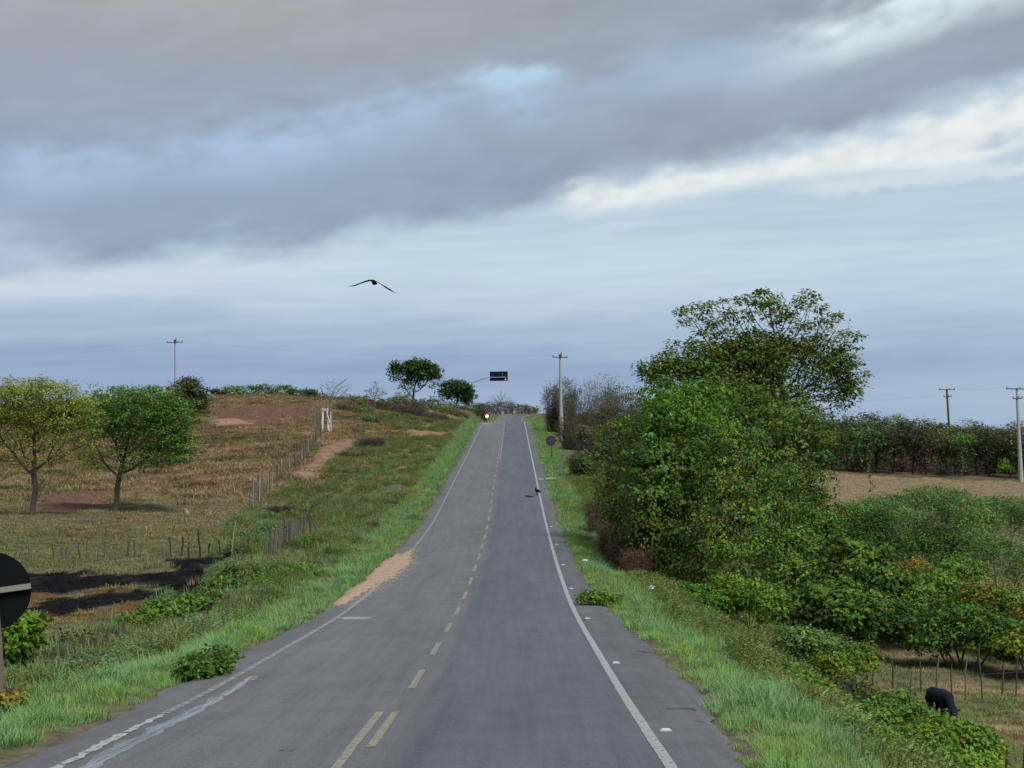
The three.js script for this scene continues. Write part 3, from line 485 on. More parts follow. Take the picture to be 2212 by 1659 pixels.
// ---------------------------------------------------------------- growing plants
// leaves in clumps over the skin of rounded masses; blobs: { c: Vector3, r: [x, y, z] }
function foliage(gb, blobs, opt) {
  const r = rng(opt.seed), vol = blobs.map((b) => Math.pow(b.r[0] * b.r[1] * b.r[2], 2 / 3) * (b.w ?? 1)), sum = vol.reduce((a, b) => a + b, 0);
  const cs = opt.clump ?? 0.4;
  blobs.forEach((b, bi) => {
    const n = Math.round(opt.n * vol[bi] / sum), per = opt.per ?? 22, clumps = Math.max(1, Math.round(n / per));
    for (let k = 0; k < clumps; k++) {
      const q = unit(r); if (q[1] < -0.35 && r() < 0.6) q[1] = -q[1];
      const bump = 1 + (opt.lump ?? 0.28) * noise3(b.c.x + q[0] * 1.7, b.c.y + q[1] * 1.7, b.c.z + q[2] * 1.7), rad = (opt.hollow ?? 0.5) + (1 - (opt.hollow ?? 0.5)) * Math.pow(r(), 0.55);
      const cx = b.c.x + q[0] * b.r[0] * rad * bump, cy = b.c.y + q[1] * b.r[1] * rad * bump, cz = b.c.z + q[2] * b.r[2] * rad * bump;
      if (opt.gap && noise3(cx * 0.75 + 3, cy * 1.3, cz * 0.75) < opt.gap) continue;
      const size = cs * (0.55 + 0.9 * r()), tone = 0.6 + 0.7 * r(), hue = r(), base = opt.colors[Math.floor(r() * opt.colors.length)];
      for (let l = 0; l < per; l++) {
        const p = unit(r), pr = Math.pow(r(), 0.5), x = cx + p[0] * size * pr, y = cy + p[1] * size * (opt.flat ?? 0.7) * pr, z = cz + p[2] * size * pr;
        const out = norm3([p[0] + q[0] * 0.8 + (r() - 0.5) * 0.8, p[1] * 0.6 + 0.75 + (r() - 0.5) * 0.8, p[2] + q[2] * 0.8 + (r() - 0.5) * 0.8]);
        const dir = norm3([p[0] + (r() - 0.5), -0.25 + (r() - 0.5) * 1.1 - (opt.droop ?? 0), p[2] + (r() - 0.5)]);
        const t = tone * (0.85 + 0.3 * r()), yl = (hue - 0.5) * 0.5 + (r() - 0.5) * 0.2; let c = [base[0] * t * (1 + yl), base[1] * t, base[2] * t * (1 - yl)];
        if (opt.dead && r() < opt.dead * 0.35) c = [0.15 * t, 0.11 * t, 0.05 * t];
        const L = opt.leaf * (0.45 + 1.0 * r()); gb.leaf(x, y, z, dir, out, L, L * (opt.aspect ?? 0.55), c);
      }
    }
  });
  return gb;
}
// branches grown towards points spread through the crown (space colonization)
function grow(base, lead, blobs, opt) {
  const r = rng(opt.seed), pts = [], nodes = [], step = opt.step, kill = opt.kill ?? step * 1.9, reach = opt.reach ?? step * 9;
  const vol = blobs.map((b) => b.r[0] * b.r[1] * b.r[2] * (b.w ?? 1)), sum = vol.reduce((a, b) => a + b, 0);
  blobs.forEach((b, i) => { const n = Math.round(opt.points * vol[i] / sum); for (let k = 0; k < n; k++) { const q = unit(r), m = Math.pow(r(), 0.42); pts.push(V3(b.c.x + q[0] * b.r[0] * m, b.c.y + q[1] * b.r[1] * m, b.c.z + q[2] * b.r[2] * m)); } });
  const add = (p, parent) => { nodes.push({ p, parent, kids: 0, r: 0 }); if (parent >= 0) nodes[parent].kids++; return nodes.length - 1; };
  let prev = add(base.clone(), -1);
  for (let k = 0; k < lead.length; k++) { const from = nodes[prev].p, to = lead[k], n = Math.max(1, Math.round(from.distanceTo(to) / step)); const a = from.clone(); for (let s = 1; s <= n; s++) prev = add(a.clone().lerp(to, s / n).add(V3((r() - 0.5) * step * 0.12, 0, (r() - 0.5) * step * 0.12)), prev); }
  const start = Math.max(0, nodes.length - Math.ceil((opt.leadFrom ?? 0.5) * nodes.length));
  const near = pts.map(() => [-1, 1e9]); let checked = start, alive = pts.map(() => true);
  for (let it = 0; it < (opt.rounds ?? 90); it++) {
    for (let i = 0; i < pts.length; i++) if (alive[i]) for (let k = checked; k < nodes.length; k++) { const d = pts[i].distanceTo(nodes[k].p); if (d < near[i][1]) { near[i][0] = k; near[i][1] = d; } if (d < kill) { alive[i] = false; break; } }
    checked = nodes.length;
    const pull = new Map();
    for (let i = 0; i < pts.length; i++) if (alive[i] && near[i][1] < reach) { const k = near[i][0]; if (!pull.has(k)) pull.set(k, V3(0, 0, 0)); pull.get(k).add(pts[i].clone().sub(nodes[k].p).normalize()); }
    if (!pull.size) break;
    for (const [k, v] of pull) { if (nodes[k].kids > 3) continue; v.normalize().add(V3((r() - 0.5) * 0.5, (r() - 0.5) * 0.4 + (opt.lift ?? 0.05), (r() - 0.5) * 0.5)).normalize(); add(nodes[k].p.clone().addScaledVector(v, step), k); }
  }
  const tip = opt.tip ?? 0.012, ex = opt.pipe ?? 2.3;
  for (let k = nodes.length - 1; k >= 0; k--) { const n = nodes[k]; n.acc = (n.acc ?? 0); n.r = n.acc ? Math.pow(n.acc, 1 / ex) : tip; if (n.parent >= 0) nodes[n.parent].acc = (nodes[n.parent].acc ?? 0) + Math.pow(n.r, ex); }
  const scale = opt.trunk ? opt.trunk / nodes[0].r : 1; for (const n of nodes) n.r = Math.max(tip * 0.6, n.r * (n.r > tip * 3 ? mix(1, scale, clamp((n.r - tip * 3) / (nodes[0].r - tip * 3 + 1e-6))) : 1));
  return nodes;
}
function limbs(nodes, gbTrunk, gbBranch, split) {
  const kids = nodes.map(() => []); nodes.forEach((n, k) => { if (n.parent >= 0) kids[n.parent].push(k); });
  const stack = [[0, -1]];
  while (stack.length) {
    const [k0, from] = stack.pop(), p = [], rad = []; let k = k0;
    if (from >= 0) { p.push(nodes[from].p); rad.push(Math.min(nodes[from].r, nodes[k0].r * 1.35)); }
    while (true) { p.push(nodes[k].p); rad.push(nodes[k].r); const c = kids[k]; if (!c.length) break; let best = c[0]; for (const q of c) if (nodes[q].r > nodes[best].r) best = q; for (const q of c) if (q !== best) stack.push([q, k]); k = best; }
    if (p.length < 2) continue;
    // simplify long runs
    const P = [p[0]], R = [rad[0]]; for (let i = 1; i < p.length - 1; i++) if (i % 2 === 0 || rad[i] > split) { P.push(p[i]); R.push(rad[i]); } P.push(p[p.length - 1]); R.push(rad[rad.length - 1] * 0.6);
    (R[0] > split || k0 === 0 ? gbTrunk : gbBranch).tube(P, R, R[0] > split ? 8 : R[0] > 0.03 ? 5 : 3, null, false);
  }
}
function leavesOn(nodes, gb, opt) {
  const r = rng(opt.seed + 5);
  for (const n of nodes) {
    if (n.r > opt.maxR) continue; const dens = opt.density ? opt.density(n.p) : 1, cnt = opt.per * dens * (n.kids ? 0.6 : 1.3);
    if (opt.tips && opt.tips(n.p)) { if (n.kids || r() < 0.25) continue; }
    const tone = 0.78 + 0.44 * r(), hue = r() - 0.5; let base = opt.colors[Math.floor(r() * opt.colors.length)]; if (opt.color) base = opt.color(n.p, base, r);
    for (let l = 0; l < cnt; l++) {
      if (cnt - l < 1 && r() > cnt - l) break; const p = unit(r), q = Math.pow(r(), 0.5) * opt.size, t = tone * (0.85 + 0.3 * r()), yl = hue * 0.3 + (r() - 0.5) * 0.2;
      const dir = norm3([p[0] + (r() - 0.5), (r() - 0.5) * 0.8 - (opt.droop ?? 0.2), p[2] + (r() - 0.5)]), up = norm3([p[0] * 0.6 + (r() - 0.5) * 0.9, 0.9 + (r() - 0.5) * 0.6, p[2] * 0.6 + (r() - 0.5) * 0.9]), L = opt.leaf * (0.6 + 0.75 * r());
      gb.leaf(n.p.x + p[0] * q, n.p.y + p[1] * q * (opt.flat ?? 0.7), n.p.z + p[2] * q, dir, up, L, L * (opt.aspect ?? 0.5), [base[0] * t * (1 + yl), base[1] * t, base[2] * t * (1 - yl)]);
    }
  }
}
// blobs given by image column, row, distance and half sizes in image pixels
const blobAt = (px, py, d, rx, ry, w = 1, deep = 0.85) => { const s = d / F; return { c: at(px, py, d), r: [rx * s, ry * s, Math.min(rx, ry * 1.6) * s * deep], w }; };
const local = (blobs, o) => blobs.map((b) => ({ ...b, c: b.c.clone().sub(o) }));
function makeTree(name, label, category, base, lead, blobs, o, group) {
  const t = thing(name, label, category, base, group), B = local(blobs, base), Lp = lead.map((p) => p.clone().sub(base));
  const nodes = grow(V3(0, -0.15, 0), Lp, B, { ...o });
  const a = new GB(), b = new GB(), l = new GB(); limbs(nodes, a, b, o.split ?? 0.06);
  part(t, 'trunk', a.build(), o.bark ?? M.bark); if (b.i.length) part(t, 'branches', b.build(), o.bark ?? M.bark, 'stuff');
  if (o.leaf) { leavesOn(nodes, l, { ...o, seed: o.seed + 3, density: o.density ? (p) => o.density(p.clone().add(base)) : null, per: o.per, tips: o.tips ? (p) => o.tips(p.clone().add(base)) : null, color: o.color ? (p, c, r) => o.color(p.clone().add(base), c, r) : null }); if (o.fill) foliage(l, local(o.fill, base), { seed: o.seed + 8, n: o.fillN, leaf: o.leaf, aspect: o.aspect, colors: o.colors, clump: o.fillClump ?? 0.5, hollow: 0.15, per: 16, gap: o.gap, flat: o.fillFlat }); part(t, 'crown', l.build(), leafMat, 'stuff'); }
  return t;
}
function makeShrub(name, label, blobs, o, group) {
  let cx = 0, cz = 0, w = 0; for (const b of blobs) { const v = b.r[0] * b.r[1]; cx += b.c.x * v; cz += b.c.z * v; w += v; } cx /= w; cz /= w;
  const base = V3(cx, H(cx, -cz), cz), t = thing(name, label, o.category ?? 'shrub', base, group), B = local(blobs, base), r = rng(o.seed + 77), st = new GB();
  for (const b of B) for (let k = 0; k < (o.stems ?? 2); k++) {
    const s = V3((r() - 0.5) * 0.5 + b.c.x * 0.35, 0, (r() - 0.5) * 0.5 + b.c.z * 0.35); s.y = H(s.x + base.x, -(s.z + base.z)) - base.y - 0.1;
    const e = b.c.clone().add(V3((r() - 0.5) * b.r[0], b.r[1] * (0.2 + 0.5 * r()), (r() - 0.5) * b.r[2])), m = s.clone().lerp(e, 0.5).add(V3((r() - 0.5) * 0.5, (r() - 0.2) * 0.4, (r() - 0.5) * 0.5));
    st.tube([s, s.clone().lerp(m, 0.5), m, m.clone().lerp(e, 0.55), e], [0.05, 0.042, 0.034, 0.022, 0.008].map((x) => x * (o.stemScale ?? 1)), 5, null, false);
    for (let q = 0; q < (o.twigs ?? 5); q++) { const f = m.clone().lerp(e, r()), g = f.clone().add(V3((r() - 0.5) * 1.6 * b.r[0], (r() - 0.25) * b.r[1], (r() - 0.5) * 1.6 * b.r[2])); st.tube([f, f.clone().lerp(g, 0.5).add(V3(0, 0.1, 0)), g], [0.016, 0.011, 0.005].map((x) => x * (o.stemScale ?? 1)), 3, null, false); }
  }
  part(t, 'stems', st.build(), o.bark ?? M.twig, 'stuff');
  if (o.n) {
    const gb = foliage(new GB(), B, o);
    for (let k = 0; k < (o.strands ?? 0); k++) {   // vines hanging from the outside
      const q = B[Math.floor(r() * B.length)], a = r() * 6.283, len = 0.8 + 2.2 * r(), tone = 0.6 + 0.7 * r(), cc = o.colors[Math.floor(r() * o.colors.length)], s = q.c.clone().add(V3(Math.cos(a) * q.r[0] * 1.0, (r() - 0.2) * q.r[1] * 0.8, Math.sin(a) * q.r[2] * 1.0));
      for (let h = 0; h < len; h += 0.05) { const p = unit(r), w = 0.16 * (1 - 0.5 * h / len), tt = tone * (0.85 + 0.3 * r()); gb.leaf(s.x + p[0] * w, s.y - h, s.z + p[2] * w, norm3([p[0], -0.6, p[2]]), norm3([Math.cos(a) + p[0] * 0.7, 0.6, Math.sin(a) + p[2] * 0.7]), o.leaf * (0.5 + 0.7 * r()), o.leaf * 0.6, [cc[0] * tt, cc[1] * tt, cc[2] * tt]); }
    }
    part(t, 'foliage', gb.build(), leafMat, 'stuff');
  }
  return t;
}
// leafless brush: many forking twigs
function twigs(gb, blobs, o) {
  const r = rng(o.seed);
  for (const b of blobs) for (let k = 0; k < o.n; k++) {
    const a = r() * 6.283, q = Math.sqrt(r()), s = V3(b.c.x + Math.cos(a) * q * b.r[0] * 0.5, b.c.y - b.r[1], b.c.z + Math.sin(a) * q * b.r[2] * 0.5), e = V3(b.c.x + Math.cos(a + (r() - 0.5)) * b.r[0] * (0.3 + 0.75 * r()), b.c.y + b.r[1] * (r() * 1.5 - 0.5), b.c.z + Math.sin(a) * b.r[2] * (0.3 + 0.75 * r()));
    if (o.base) s.y = Math.min(s.y, H(s.x + o.base.x, -(s.z + o.base.z)) - o.base.y - 0.05);
    const m = s.clone().lerp(e, 0.5).add(V3((r() - 0.5) * 0.3 * b.r[0], r() * 0.25 * b.r[1], (r() - 0.5) * 0.3 * b.r[2])); gb.tube([s, m, e], [o.rad, o.rad * 0.75, o.rad * 0.4], 3, null, false);
    for (let t = 0; t < (o.forks ?? 3); t++) { const f = m.clone().lerp(e, r()), g = f.clone().add(V3((r() - 0.5) * b.r[0] * 0.9, (r() - 0.2) * b.r[1] * 0.7, (r() - 0.5) * b.r[2] * 0.9)); gb.tube([f, g], [o.rad * 0.5, o.rad * 0.25], 3, null, false); }
  }
  return gb;
}
function makeBrush(name, label, blobs, o, group) {
  const c = blobs[0].c, base = V3(c.x, H(c.x, -c.z), c.z), t = thing(name, label, o.category ?? 'brush', base, group), B = local(blobs, base);
  part(t, 'twigs', twigs(new GB(), B, { ...o, base }).build(), o.mat, 'stuff');
  if (o.leaves) part(t, 'foliage', foliage(new GB(), B.concat(B.map((q) => { const g = H(q.c.x + base.x, -(q.c.z + base.z)) - base.y, lowY = Math.min(q.c.y, (q.c.y - q.r[1] + g) / 2 + 0.2); return { c: V3(q.c.x, lowY, q.c.z), r: [q.r[0] * 0.85, Math.max(0.25, (q.c.y - lowY) * 0.8), q.r[2] * 0.85], w: 0.5 }; })), { seed: o.seed + 9, n: o.leaves, leaf: o.leaf ?? 0.14, colors: o.colors, clump: o.clump ?? 0.3, per: o.per ?? 10, hollow: 0.4 }).build(), leafMat, 'stuff');
  return t;
}

// ---------------------------------------------------------------- colours of leaves
const LC = { vine: [[0.166, 0.300, 0.035], [0.199, 0.329, 0.043], [0.141, 0.248, 0.036]], bright: [[0.129, 0.280, 0.026], [0.108, 0.248, 0.026], [0.163, 0.291, 0.042]], deep: [[0.072, 0.134, 0.026], [0.085, 0.158, 0.028], [0.064, 0.116, 0.027]], tree: [[0.116, 0.204, 0.034], [0.145, 0.231, 0.045], [0.184, 0.222, 0.050]], olive: [[0.125, 0.143, 0.048], [0.106, 0.125, 0.048], [0.143, 0.143, 0.059]],
  yel: [[0.222, 0.300, 0.037], [0.262, 0.289, 0.044], [0.161, 0.265, 0.044]], gold: [[0.314, 0.265, 0.044], [0.246, 0.254, 0.037], [0.291, 0.206, 0.050]], grey: [[0.211, 0.211, 0.140], [0.168, 0.183, 0.105], [0.239, 0.231, 0.155]], mid: [[0.148, 0.266, 0.039], [0.166, 0.275, 0.051], [0.130, 0.225, 0.039]], feather: [[0.162, 0.267, 0.076], [0.189, 0.299, 0.092], [0.143, 0.238, 0.069]], blue: [[0.140, 0.259, 0.133], [0.168, 0.280, 0.140]], wood: [[0.084, 0.105, 0.049], [0.077, 0.099, 0.056], [0.105, 0.119, 0.056]] };

// ---------------------------------------------------------------- trees on the left
{
  const b1 = foot(72, 84);
  makeTree('pasture_tree', 'spreading yellow green tree at the field edge, low forked trunk', 'tree', b1, [at(76, 1062, 84)],
    [blobAt(68, 875, 84, 145, 66, 1.4, 0.9), blobAt(80, 965, 84, 135, 55, 0.8, 0.9), blobAt(-50, 900, 84, 70, 60, 0.9), blobAt(170, 930, 83, 62, 70, 1)],
    { seed: 11, step: 0.28, points: 2400, kill: 0.42, reach: 6, trunk: 0.19, tip: 0.011, leadFrom: 0.25, leaf: 0.17, aspect: 0.42, size: 0.42, per: 22, maxR: 0.03, flat: 0.5, fill: [blobAt(60, 862, 84, 135, 44), blobAt(-30, 895, 84, 75, 42), blobAt(150, 905, 84, 62, 46), blobAt(70, 925, 84, 130, 46, 0.5)], fillN: 26000, gap: 0.08, fillFlat: 0.28, fillClump: 0.6, colors: [[0.31, 0.37, 0.075], [0.25, 0.32, 0.075], [0.36, 0.40, 0.075]], bark: M.bark, density: (p) => p.y > at(0, 905, 84).y ? 1 : 0.65 });
  const b2 = foot(250, 90);
  makeTree('pasture_tree', 'round topped deep green tree leaning over the dry hillside', 'tree', b2, [at(254, 1058, 90)],
    [blobAt(290, 895, 90, 138, 68, 1.2, 0.9), blobAt(365, 950, 90, 58, 72, 1), blobAt(275, 975, 90, 118, 55, 0.7, 0.9), blobAt(200, 915, 90, 60, 55, 0.8)],
    { seed: 23, step: 0.28, points: 2400, kill: 0.42, reach: 6, trunk: 0.17, tip: 0.011, leadFrom: 0.25, leaf: 0.18, aspect: 0.45, size: 0.42, per: 22, maxR: 0.03, flat: 0.5, fill: [blobAt(290, 872, 90, 128, 44), blobAt(210, 900, 90, 60, 42), blobAt(375, 915, 90, 58, 52), blobAt(390, 965, 90, 44, 40, 0.8), blobAt(290, 930, 90, 120, 44, 0.6), blobAt(330, 985, 90, 80, 34, 0.5)], fillN: 30000, gap: 0.05, fillFlat: 0.28, fillClump: 0.6, colors: [[0.145, 0.285, 0.055], [0.115, 0.235, 0.052], [0.19, 0.315, 0.06]], bark: M.bark, density: (p) => p.y > at(0, 935, 90).y || p.x > at(345, 0, 90).x ? 1 : 0.65 });
  const b3 = foot(405, 150);
  makeTree('hill_tree', 'dusky olive tree standing behind the deep green one', 'tree', b3, [at(403, 905, 150)], [blobAt(405, 855, 150, 50, 42, 1), blobAt(430, 875, 150, 28, 34, 0.7), blobAt(375, 870, 150, 25, 40, 0.7)],
    { seed: 31, step: 0.32, points: 600, kill: 0.45, reach: 6, trunk: 0.17, tip: 0.014, leaf: 0.3, aspect: 0.5, size: 0.45, per: 13, maxR: 0.04, fill: [blobAt(405, 850, 150, 42, 36), blobAt(430, 875, 150, 24, 26)], fillN: 3000, colors: [[0.10, 0.12, 0.055], [0.075, 0.10, 0.045], [0.13, 0.14, 0.07]], bark: M.barkGrey });
  const b4 = foot(888, 255);
  makeTree('crest_tree', 'flat topped tree with forked stems on the hill crest', 'tree', b4, [at(890, 868, 255)], [blobAt(905, 802, 255, 46, 28, 1.2), blobAt(856, 800, 255, 22, 26, 0.9), blobAt(938, 815, 255, 20, 30, 0.8), blobAt(885, 830, 255, 30, 25, 0.4)],
    { seed: 41, step: 0.42, points: 800, kill: 0.6, reach: 8, trunk: 0.3, tip: 0.02, leadFrom: 0.6, leaf: 0.42, aspect: 0.6, size: 0.55, per: 14, maxR: 0.05, fill: [blobAt(905, 798, 255, 40, 24), blobAt(858, 798, 255, 16, 18, 0.6), blobAt(938, 812, 255, 14, 20, 0.6)], fillN: 3200, colors: [[0.055, 0.115, 0.028], [0.075, 0.135, 0.032]], bark: M.barkDark, density: (p) => p.y > at(0, 838, 255).y ? 1 : 0.3 });
  const b5 = foot(986, 275);
  makeTree('crest_tree', 'low rounded green tree beside the signal arm post', 'tree', b5, [at(986, 872, 275)], [blobAt(985, 842, 275, 40, 25, 1), blobAt(1005, 855, 275, 24, 24, 0.8), blobAt(960, 850, 275, 20, 20, 0.7)],
    { seed: 43, step: 0.45, points: 600, kill: 0.62, reach: 8, trunk: 0.25, tip: 0.02, leaf: 0.42, aspect: 0.6, size: 0.6, per: 16, maxR: 0.06, fill: [blobAt(985, 842, 275, 36, 20), blobAt(1005, 855, 275, 20, 20)], fillN: 2400, colors: [[0.06, 0.135, 0.028], [0.05, 0.115, 0.025]], bark: M.barkDark });
  makeTree('bare_tree', 'leafless grey tree rising behind the white gateway', 'tree', foot(713, 205), [at(714, 868, 205)], [blobAt(720, 842, 205, 38, 26, 1), blobAt(745, 835, 205, 22, 22, 0.8)],
    { seed: 47, step: 0.3, points: 520, kill: 0.4, reach: 6, trunk: 0.14, tip: 0.016, leaf: 0.2, size: 0.3, per: 0.7, maxR: 0.03, colors: LC.olive, bark: M.barkGrey });
  makeTree('sapling', 'thin tiered sapling between the bare tree and flat topped tree', 'tree', foot(808, 222), [at(809, 862, 222)], [blobAt(810, 848, 222, 28, 12, 1), blobAt(812, 830, 222, 14, 10, 0.7)],
    { seed: 53, step: 0.28, points: 260, kill: 0.4, reach: 6, trunk: 0.08, tip: 0.014, leaf: 0.3, size: 0.3, per: 3.5, maxR: 0.03, flat: 0.3, colors: LC.feather, bark: M.barkGrey });
  makeTree('bare_tree', 'small leafless tree on the verge just beyond the crest', 'tree', foot(1080, 490), [at(1081, 868, 490)], [blobAt(1085, 858, 490, 20, 16, 1), blobAt(1070, 864, 490, 16, 14, 1)],
    { seed: 59, step: 0.4, points: 300, kill: 0.55, reach: 8, trunk: 0.16, tip: 0.02, leaf: 0.3, size: 0.4, per: 1.2, maxR: 0.04, colors: LC.grey, bark: M.twigPurple });
}

// ---------------------------------------------------------------- the great tree on the right
{
  const D = 92, base = foot(1655, D), sparseY = at(0, 740, D).y;
  makeTree('large_tree', 'tallest tree, broad crown thinning to bare twigs at its top', 'tree', base, [at(1640, 1040, D), at(1668, 930, D), at(1690, 860, D)],
    [blobAt(1640, 800, D, 175, 85, 1.3, 0.8), blobAt(1440, 800, D - 2, 75, 34, 1), blobAt(1500, 770, D - 1, 80, 55, 0.9), blobAt(1640, 690, D, 180, 52, 1.7, 0.8), blobAt(1808, 810, D, 70, 82, 1.2), blobAt(1770, 870, D, 80, 36, 0.9), blobAt(1775, 725, D, 90, 50, 1.5), blobAt(1645, 650, D, 80, 30, 1.8), blobAt(1500, 690, D, 48, 40, 1.8), blobAt(1740, 665, D, 50, 34, 1.6), blobAt(1620, 880, D - 2, 150, 70, 1, 0.7)],
    { seed: 71, step: 0.34, points: 4800, kill: 0.42, reach: 7, trunk: 0.42, tip: 0.012, pipe: 2.15, leadFrom: 0.7, leaf: 0.25, aspect: 0.6, size: 0.42, per: 15, maxR: 0.034, rounds: 120, fill: [blobAt(1590, 800, D, 125, 62), blobAt(1480, 805, D - 2, 80, 32), blobAt(1420, 808, D - 2, 52, 22), blobAt(1815, 790, D, 48, 52, 0.7), blobAt(1690, 765, D + 1, 105, 40, 0.8), blobAt(1640, 745, D, 90, 26, 0.6), blobAt(1590, 880, D - 2, 120, 62), blobAt(1830, 845, D, 44, 40, 0.5)], fillN: 22000, fillClump: 0.5, gap: -0.35, colors: LC.tree, bark: std([0.13, 0.09, 0.065], 0.95, { map: barkTex }),
      density: (p) => p.y < sparseY ? (p.x > at(1690, 0, D).x ? (noise3(p.x * 0.6, p.y * 0.6, p.z * 0.6) > -0.1 ? 1.1 : 0.25) : 1) : noise3(p.x * 0.55, p.y * 0.55, p.z * 0.55) > -0.25 ? 2.0 : 0.25, tips: (p) => p.y > sparseY, color: (p, c, r) => noise3(p.x * 0.4, p.y * 0.4, 9) > 0.25 ? mix3(c, [0.13, 0.15, 0.03], 0.6) : c });
}

// ---------------------------------------------------------------- vine-hung thicket on the right bank
makeShrub('vine_shrub', 'bright green vine mound topping the thicket under the tallest tree', [blobAt(1480, 872, 72, 72, 48), blobAt(1440, 900, 70, 60, 55), blobAt(1540, 905, 72, 50, 60), blobAt(1490, 940, 70, 80, 60)], { seed: 101, lump: 0.5, gap: -0.3, strands: 40, n: 13000, leaf: 0.165, dead: 0.03, aspect: 0.7, colors: LC.bright, clump: 0.42, hollow: 0.55, stems: 3 });
makeShrub('vine_shrub', 'olive vine curtain over the road side of the thicket', [blobAt(1350, 945, 76, 60, 50), blobAt(1330, 1000, 76, 50, 70), blobAt(1390, 960, 72, 70, 60), blobAt(1345, 1060, 72, 55, 60)], { seed: 102, lump: 0.55, gap: -0.08, strands: 110, n: 12000, leaf: 0.16, dead: 0.07, aspect: 0.65, colors: LC.vine.concat(LC.olive), clump: 0.4, hollow: 0.5, stems: 3 });
makeShrub('vine_shrub', 'dark large leaved vine mass at the middle of the thicket', [blobAt(1420, 1010, 66, 75, 55), blobAt(1400, 1075, 64, 60, 50), blobAt(1480, 1040, 66, 70, 70), blobAt(1450, 1100, 66, 60, 60, 0.6), blobAt(1470, 1185, 63, 56, 54, 0.55)], { seed: 103, lump: 0.55, gap: -0.06, strands: 90, n: 13000, leaf: 0.2, dead: 0.05, aspect: 0.75, colors: LC.deep.concat(LC.mid), clump: 0.42, hollow: 0.4, stems: 1 });
makeShrub('vine_shrub', 'leafy green vines hanging down the right flank of the thicket', [blobAt(1580, 990, 66, 75, 75), blobAt(1560, 1080, 64, 80, 80), blobAt(1610, 1140, 62, 75, 85), blobAt(1650, 1050, 66, 60, 70), blobAt(1540, 1170, 61, 55, 70, 0.8), blobAt(1600, 1220, 59, 60, 60)], { seed: 104, lump: 0.6, gap: -0.05, strands: 150, n: 20000, leaf: 0.165, dead: 0.06, aspect: 0.75, colors: LC.mid.concat(LC.vine, LC.deep, LC.olive), clump: 0.42, hollow: 0.5, stems: 1, droop: 0.3 });
makeShrub('vine_shrub', 'yellowish vine skirt low on the thicket beside the rusty brush', [blobAt(1360, 1105, 68, 46, 44), blobAt(1400, 1150, 64, 46, 50), blobAt(1440, 1130, 64, 40, 40, 0.7), blobAt(1350, 1150, 68, 34, 30, 0.7)], { seed: 107, gap: -0.1, strands: 60, n: 5200, leaf: 0.16, aspect: 0.6, colors: [[0.17, 0.19, 0.035], [0.13, 0.17, 0.035], [0.10, 0.14, 0.035]], clump: 0.34, hollow: 0.3, stems: 2, stemScale: 0.5 });
makeShrub('understory_shrub', 'dim leafy shrub filling the space below the tallest tree', [blobAt(1640, 960, 82, 110, 80), blobAt(1560, 880, 84, 90, 70), blobAt(1730, 980, 84, 90, 80), blobAt(1800, 960, 86, 80, 50), blobAt(1700, 1060, 80, 90, 70), blobAt(1650, 895, 86, 90, 50), blobAt(1730, 920, 88, 80, 46), blobAt(1540, 840, 88, 70, 40), blobAt(1440, 850, 88, 60, 42)], { seed: 105, lump: 0.4, gap: -0.2, strands: 90, n: 20000, leaf: 0.22, colors: LC.tree.concat(LC.deep), clump: 0.45, hollow: 0.45, stems: 3 });
makeShrub('understory_shrub', 'rounded dark shrub where the thicket meets the tan field', [blobAt(1720, 1060, 74, 60, 60), blobAt(1755, 1100, 74, 45, 55), blobAt(1700, 1130, 72, 70, 60)], { seed: 106, lump: 0.4, gap: -0.25, strands: 20, n: 7000, leaf: 0.17, colors: LC.deep.concat(LC.mid), clump: 0.4, hollow: 0.5 });
{
  const gb = new GB(), o = hit(1455, 1272), t = thing('dead_stem_tangle', 'bare grey stem and brown twigs under the overhanging vines', 'dead stems', o), r = rng(200);
  gb.tube([V3(0, -0.1, 0), V3(0.05, 0.8, 0), V3(0.02, 1.7, 0.05), V3(-0.1, 2.8, -0.1)], [0.085, 0.075, 0.06, 0.04], 7, null, false);
  part(t, 'stem', gb.build(), M.barkGrey);
  const g2 = new GB(); for (let k = 0; k < 150; k++) { const x = -1.6 + 4.2 * r(), s = V3(x, 0.2 + 2.2 * r(), -1.4 + 2 * r()), e = s.clone().add(V3((r() - 0.5) * 2, (r() - 0.6) * 1.8, (r() - 0.5))); g2.tube([s, s.clone().lerp(e, 0.5).add(V3(0, 0.2 * r(), 0)), e], [0.022, 0.016, 0.007], 3, null, false); }
  part(t, 'hanging_twigs', g2.build(), M.twig, 'stuff');
}
makeBrush('dead_brush', 'rusty dead brush heaped at the foot of the vine curtain', [blobAt(1318, 1165, 70, 34, 40), blobAt(1345, 1195, 66, 36, 40), blobAt(1375, 1220, 63, 40, 36)], { seed: 211, n: 200, rad: 0.012, mat: M.twigRed, forks: 4, leaves: 1500, colors: [[0.17, 0.075, 0.035], [0.12, 0.06, 0.03], [0.14, 0.12, 0.04]], leaf: 0.1 });
makeBrush('dead_brush', 'ochre dry weeds below the vine curtain beside the verge', [blobAt(1290, 1110, 82, 34, 36), blobAt(1330, 1120, 76, 44, 42), blobAt(1380, 1140, 70, 40, 40)], { seed: 212, n: 160, rad: 0.011, mat: M.twig, forks: 4, leaves: 2600, colors: [[0.20, 0.16, 0.045], [0.15, 0.10, 0.04], [0.13, 0.15, 0.04]], leaf: 0.13 });

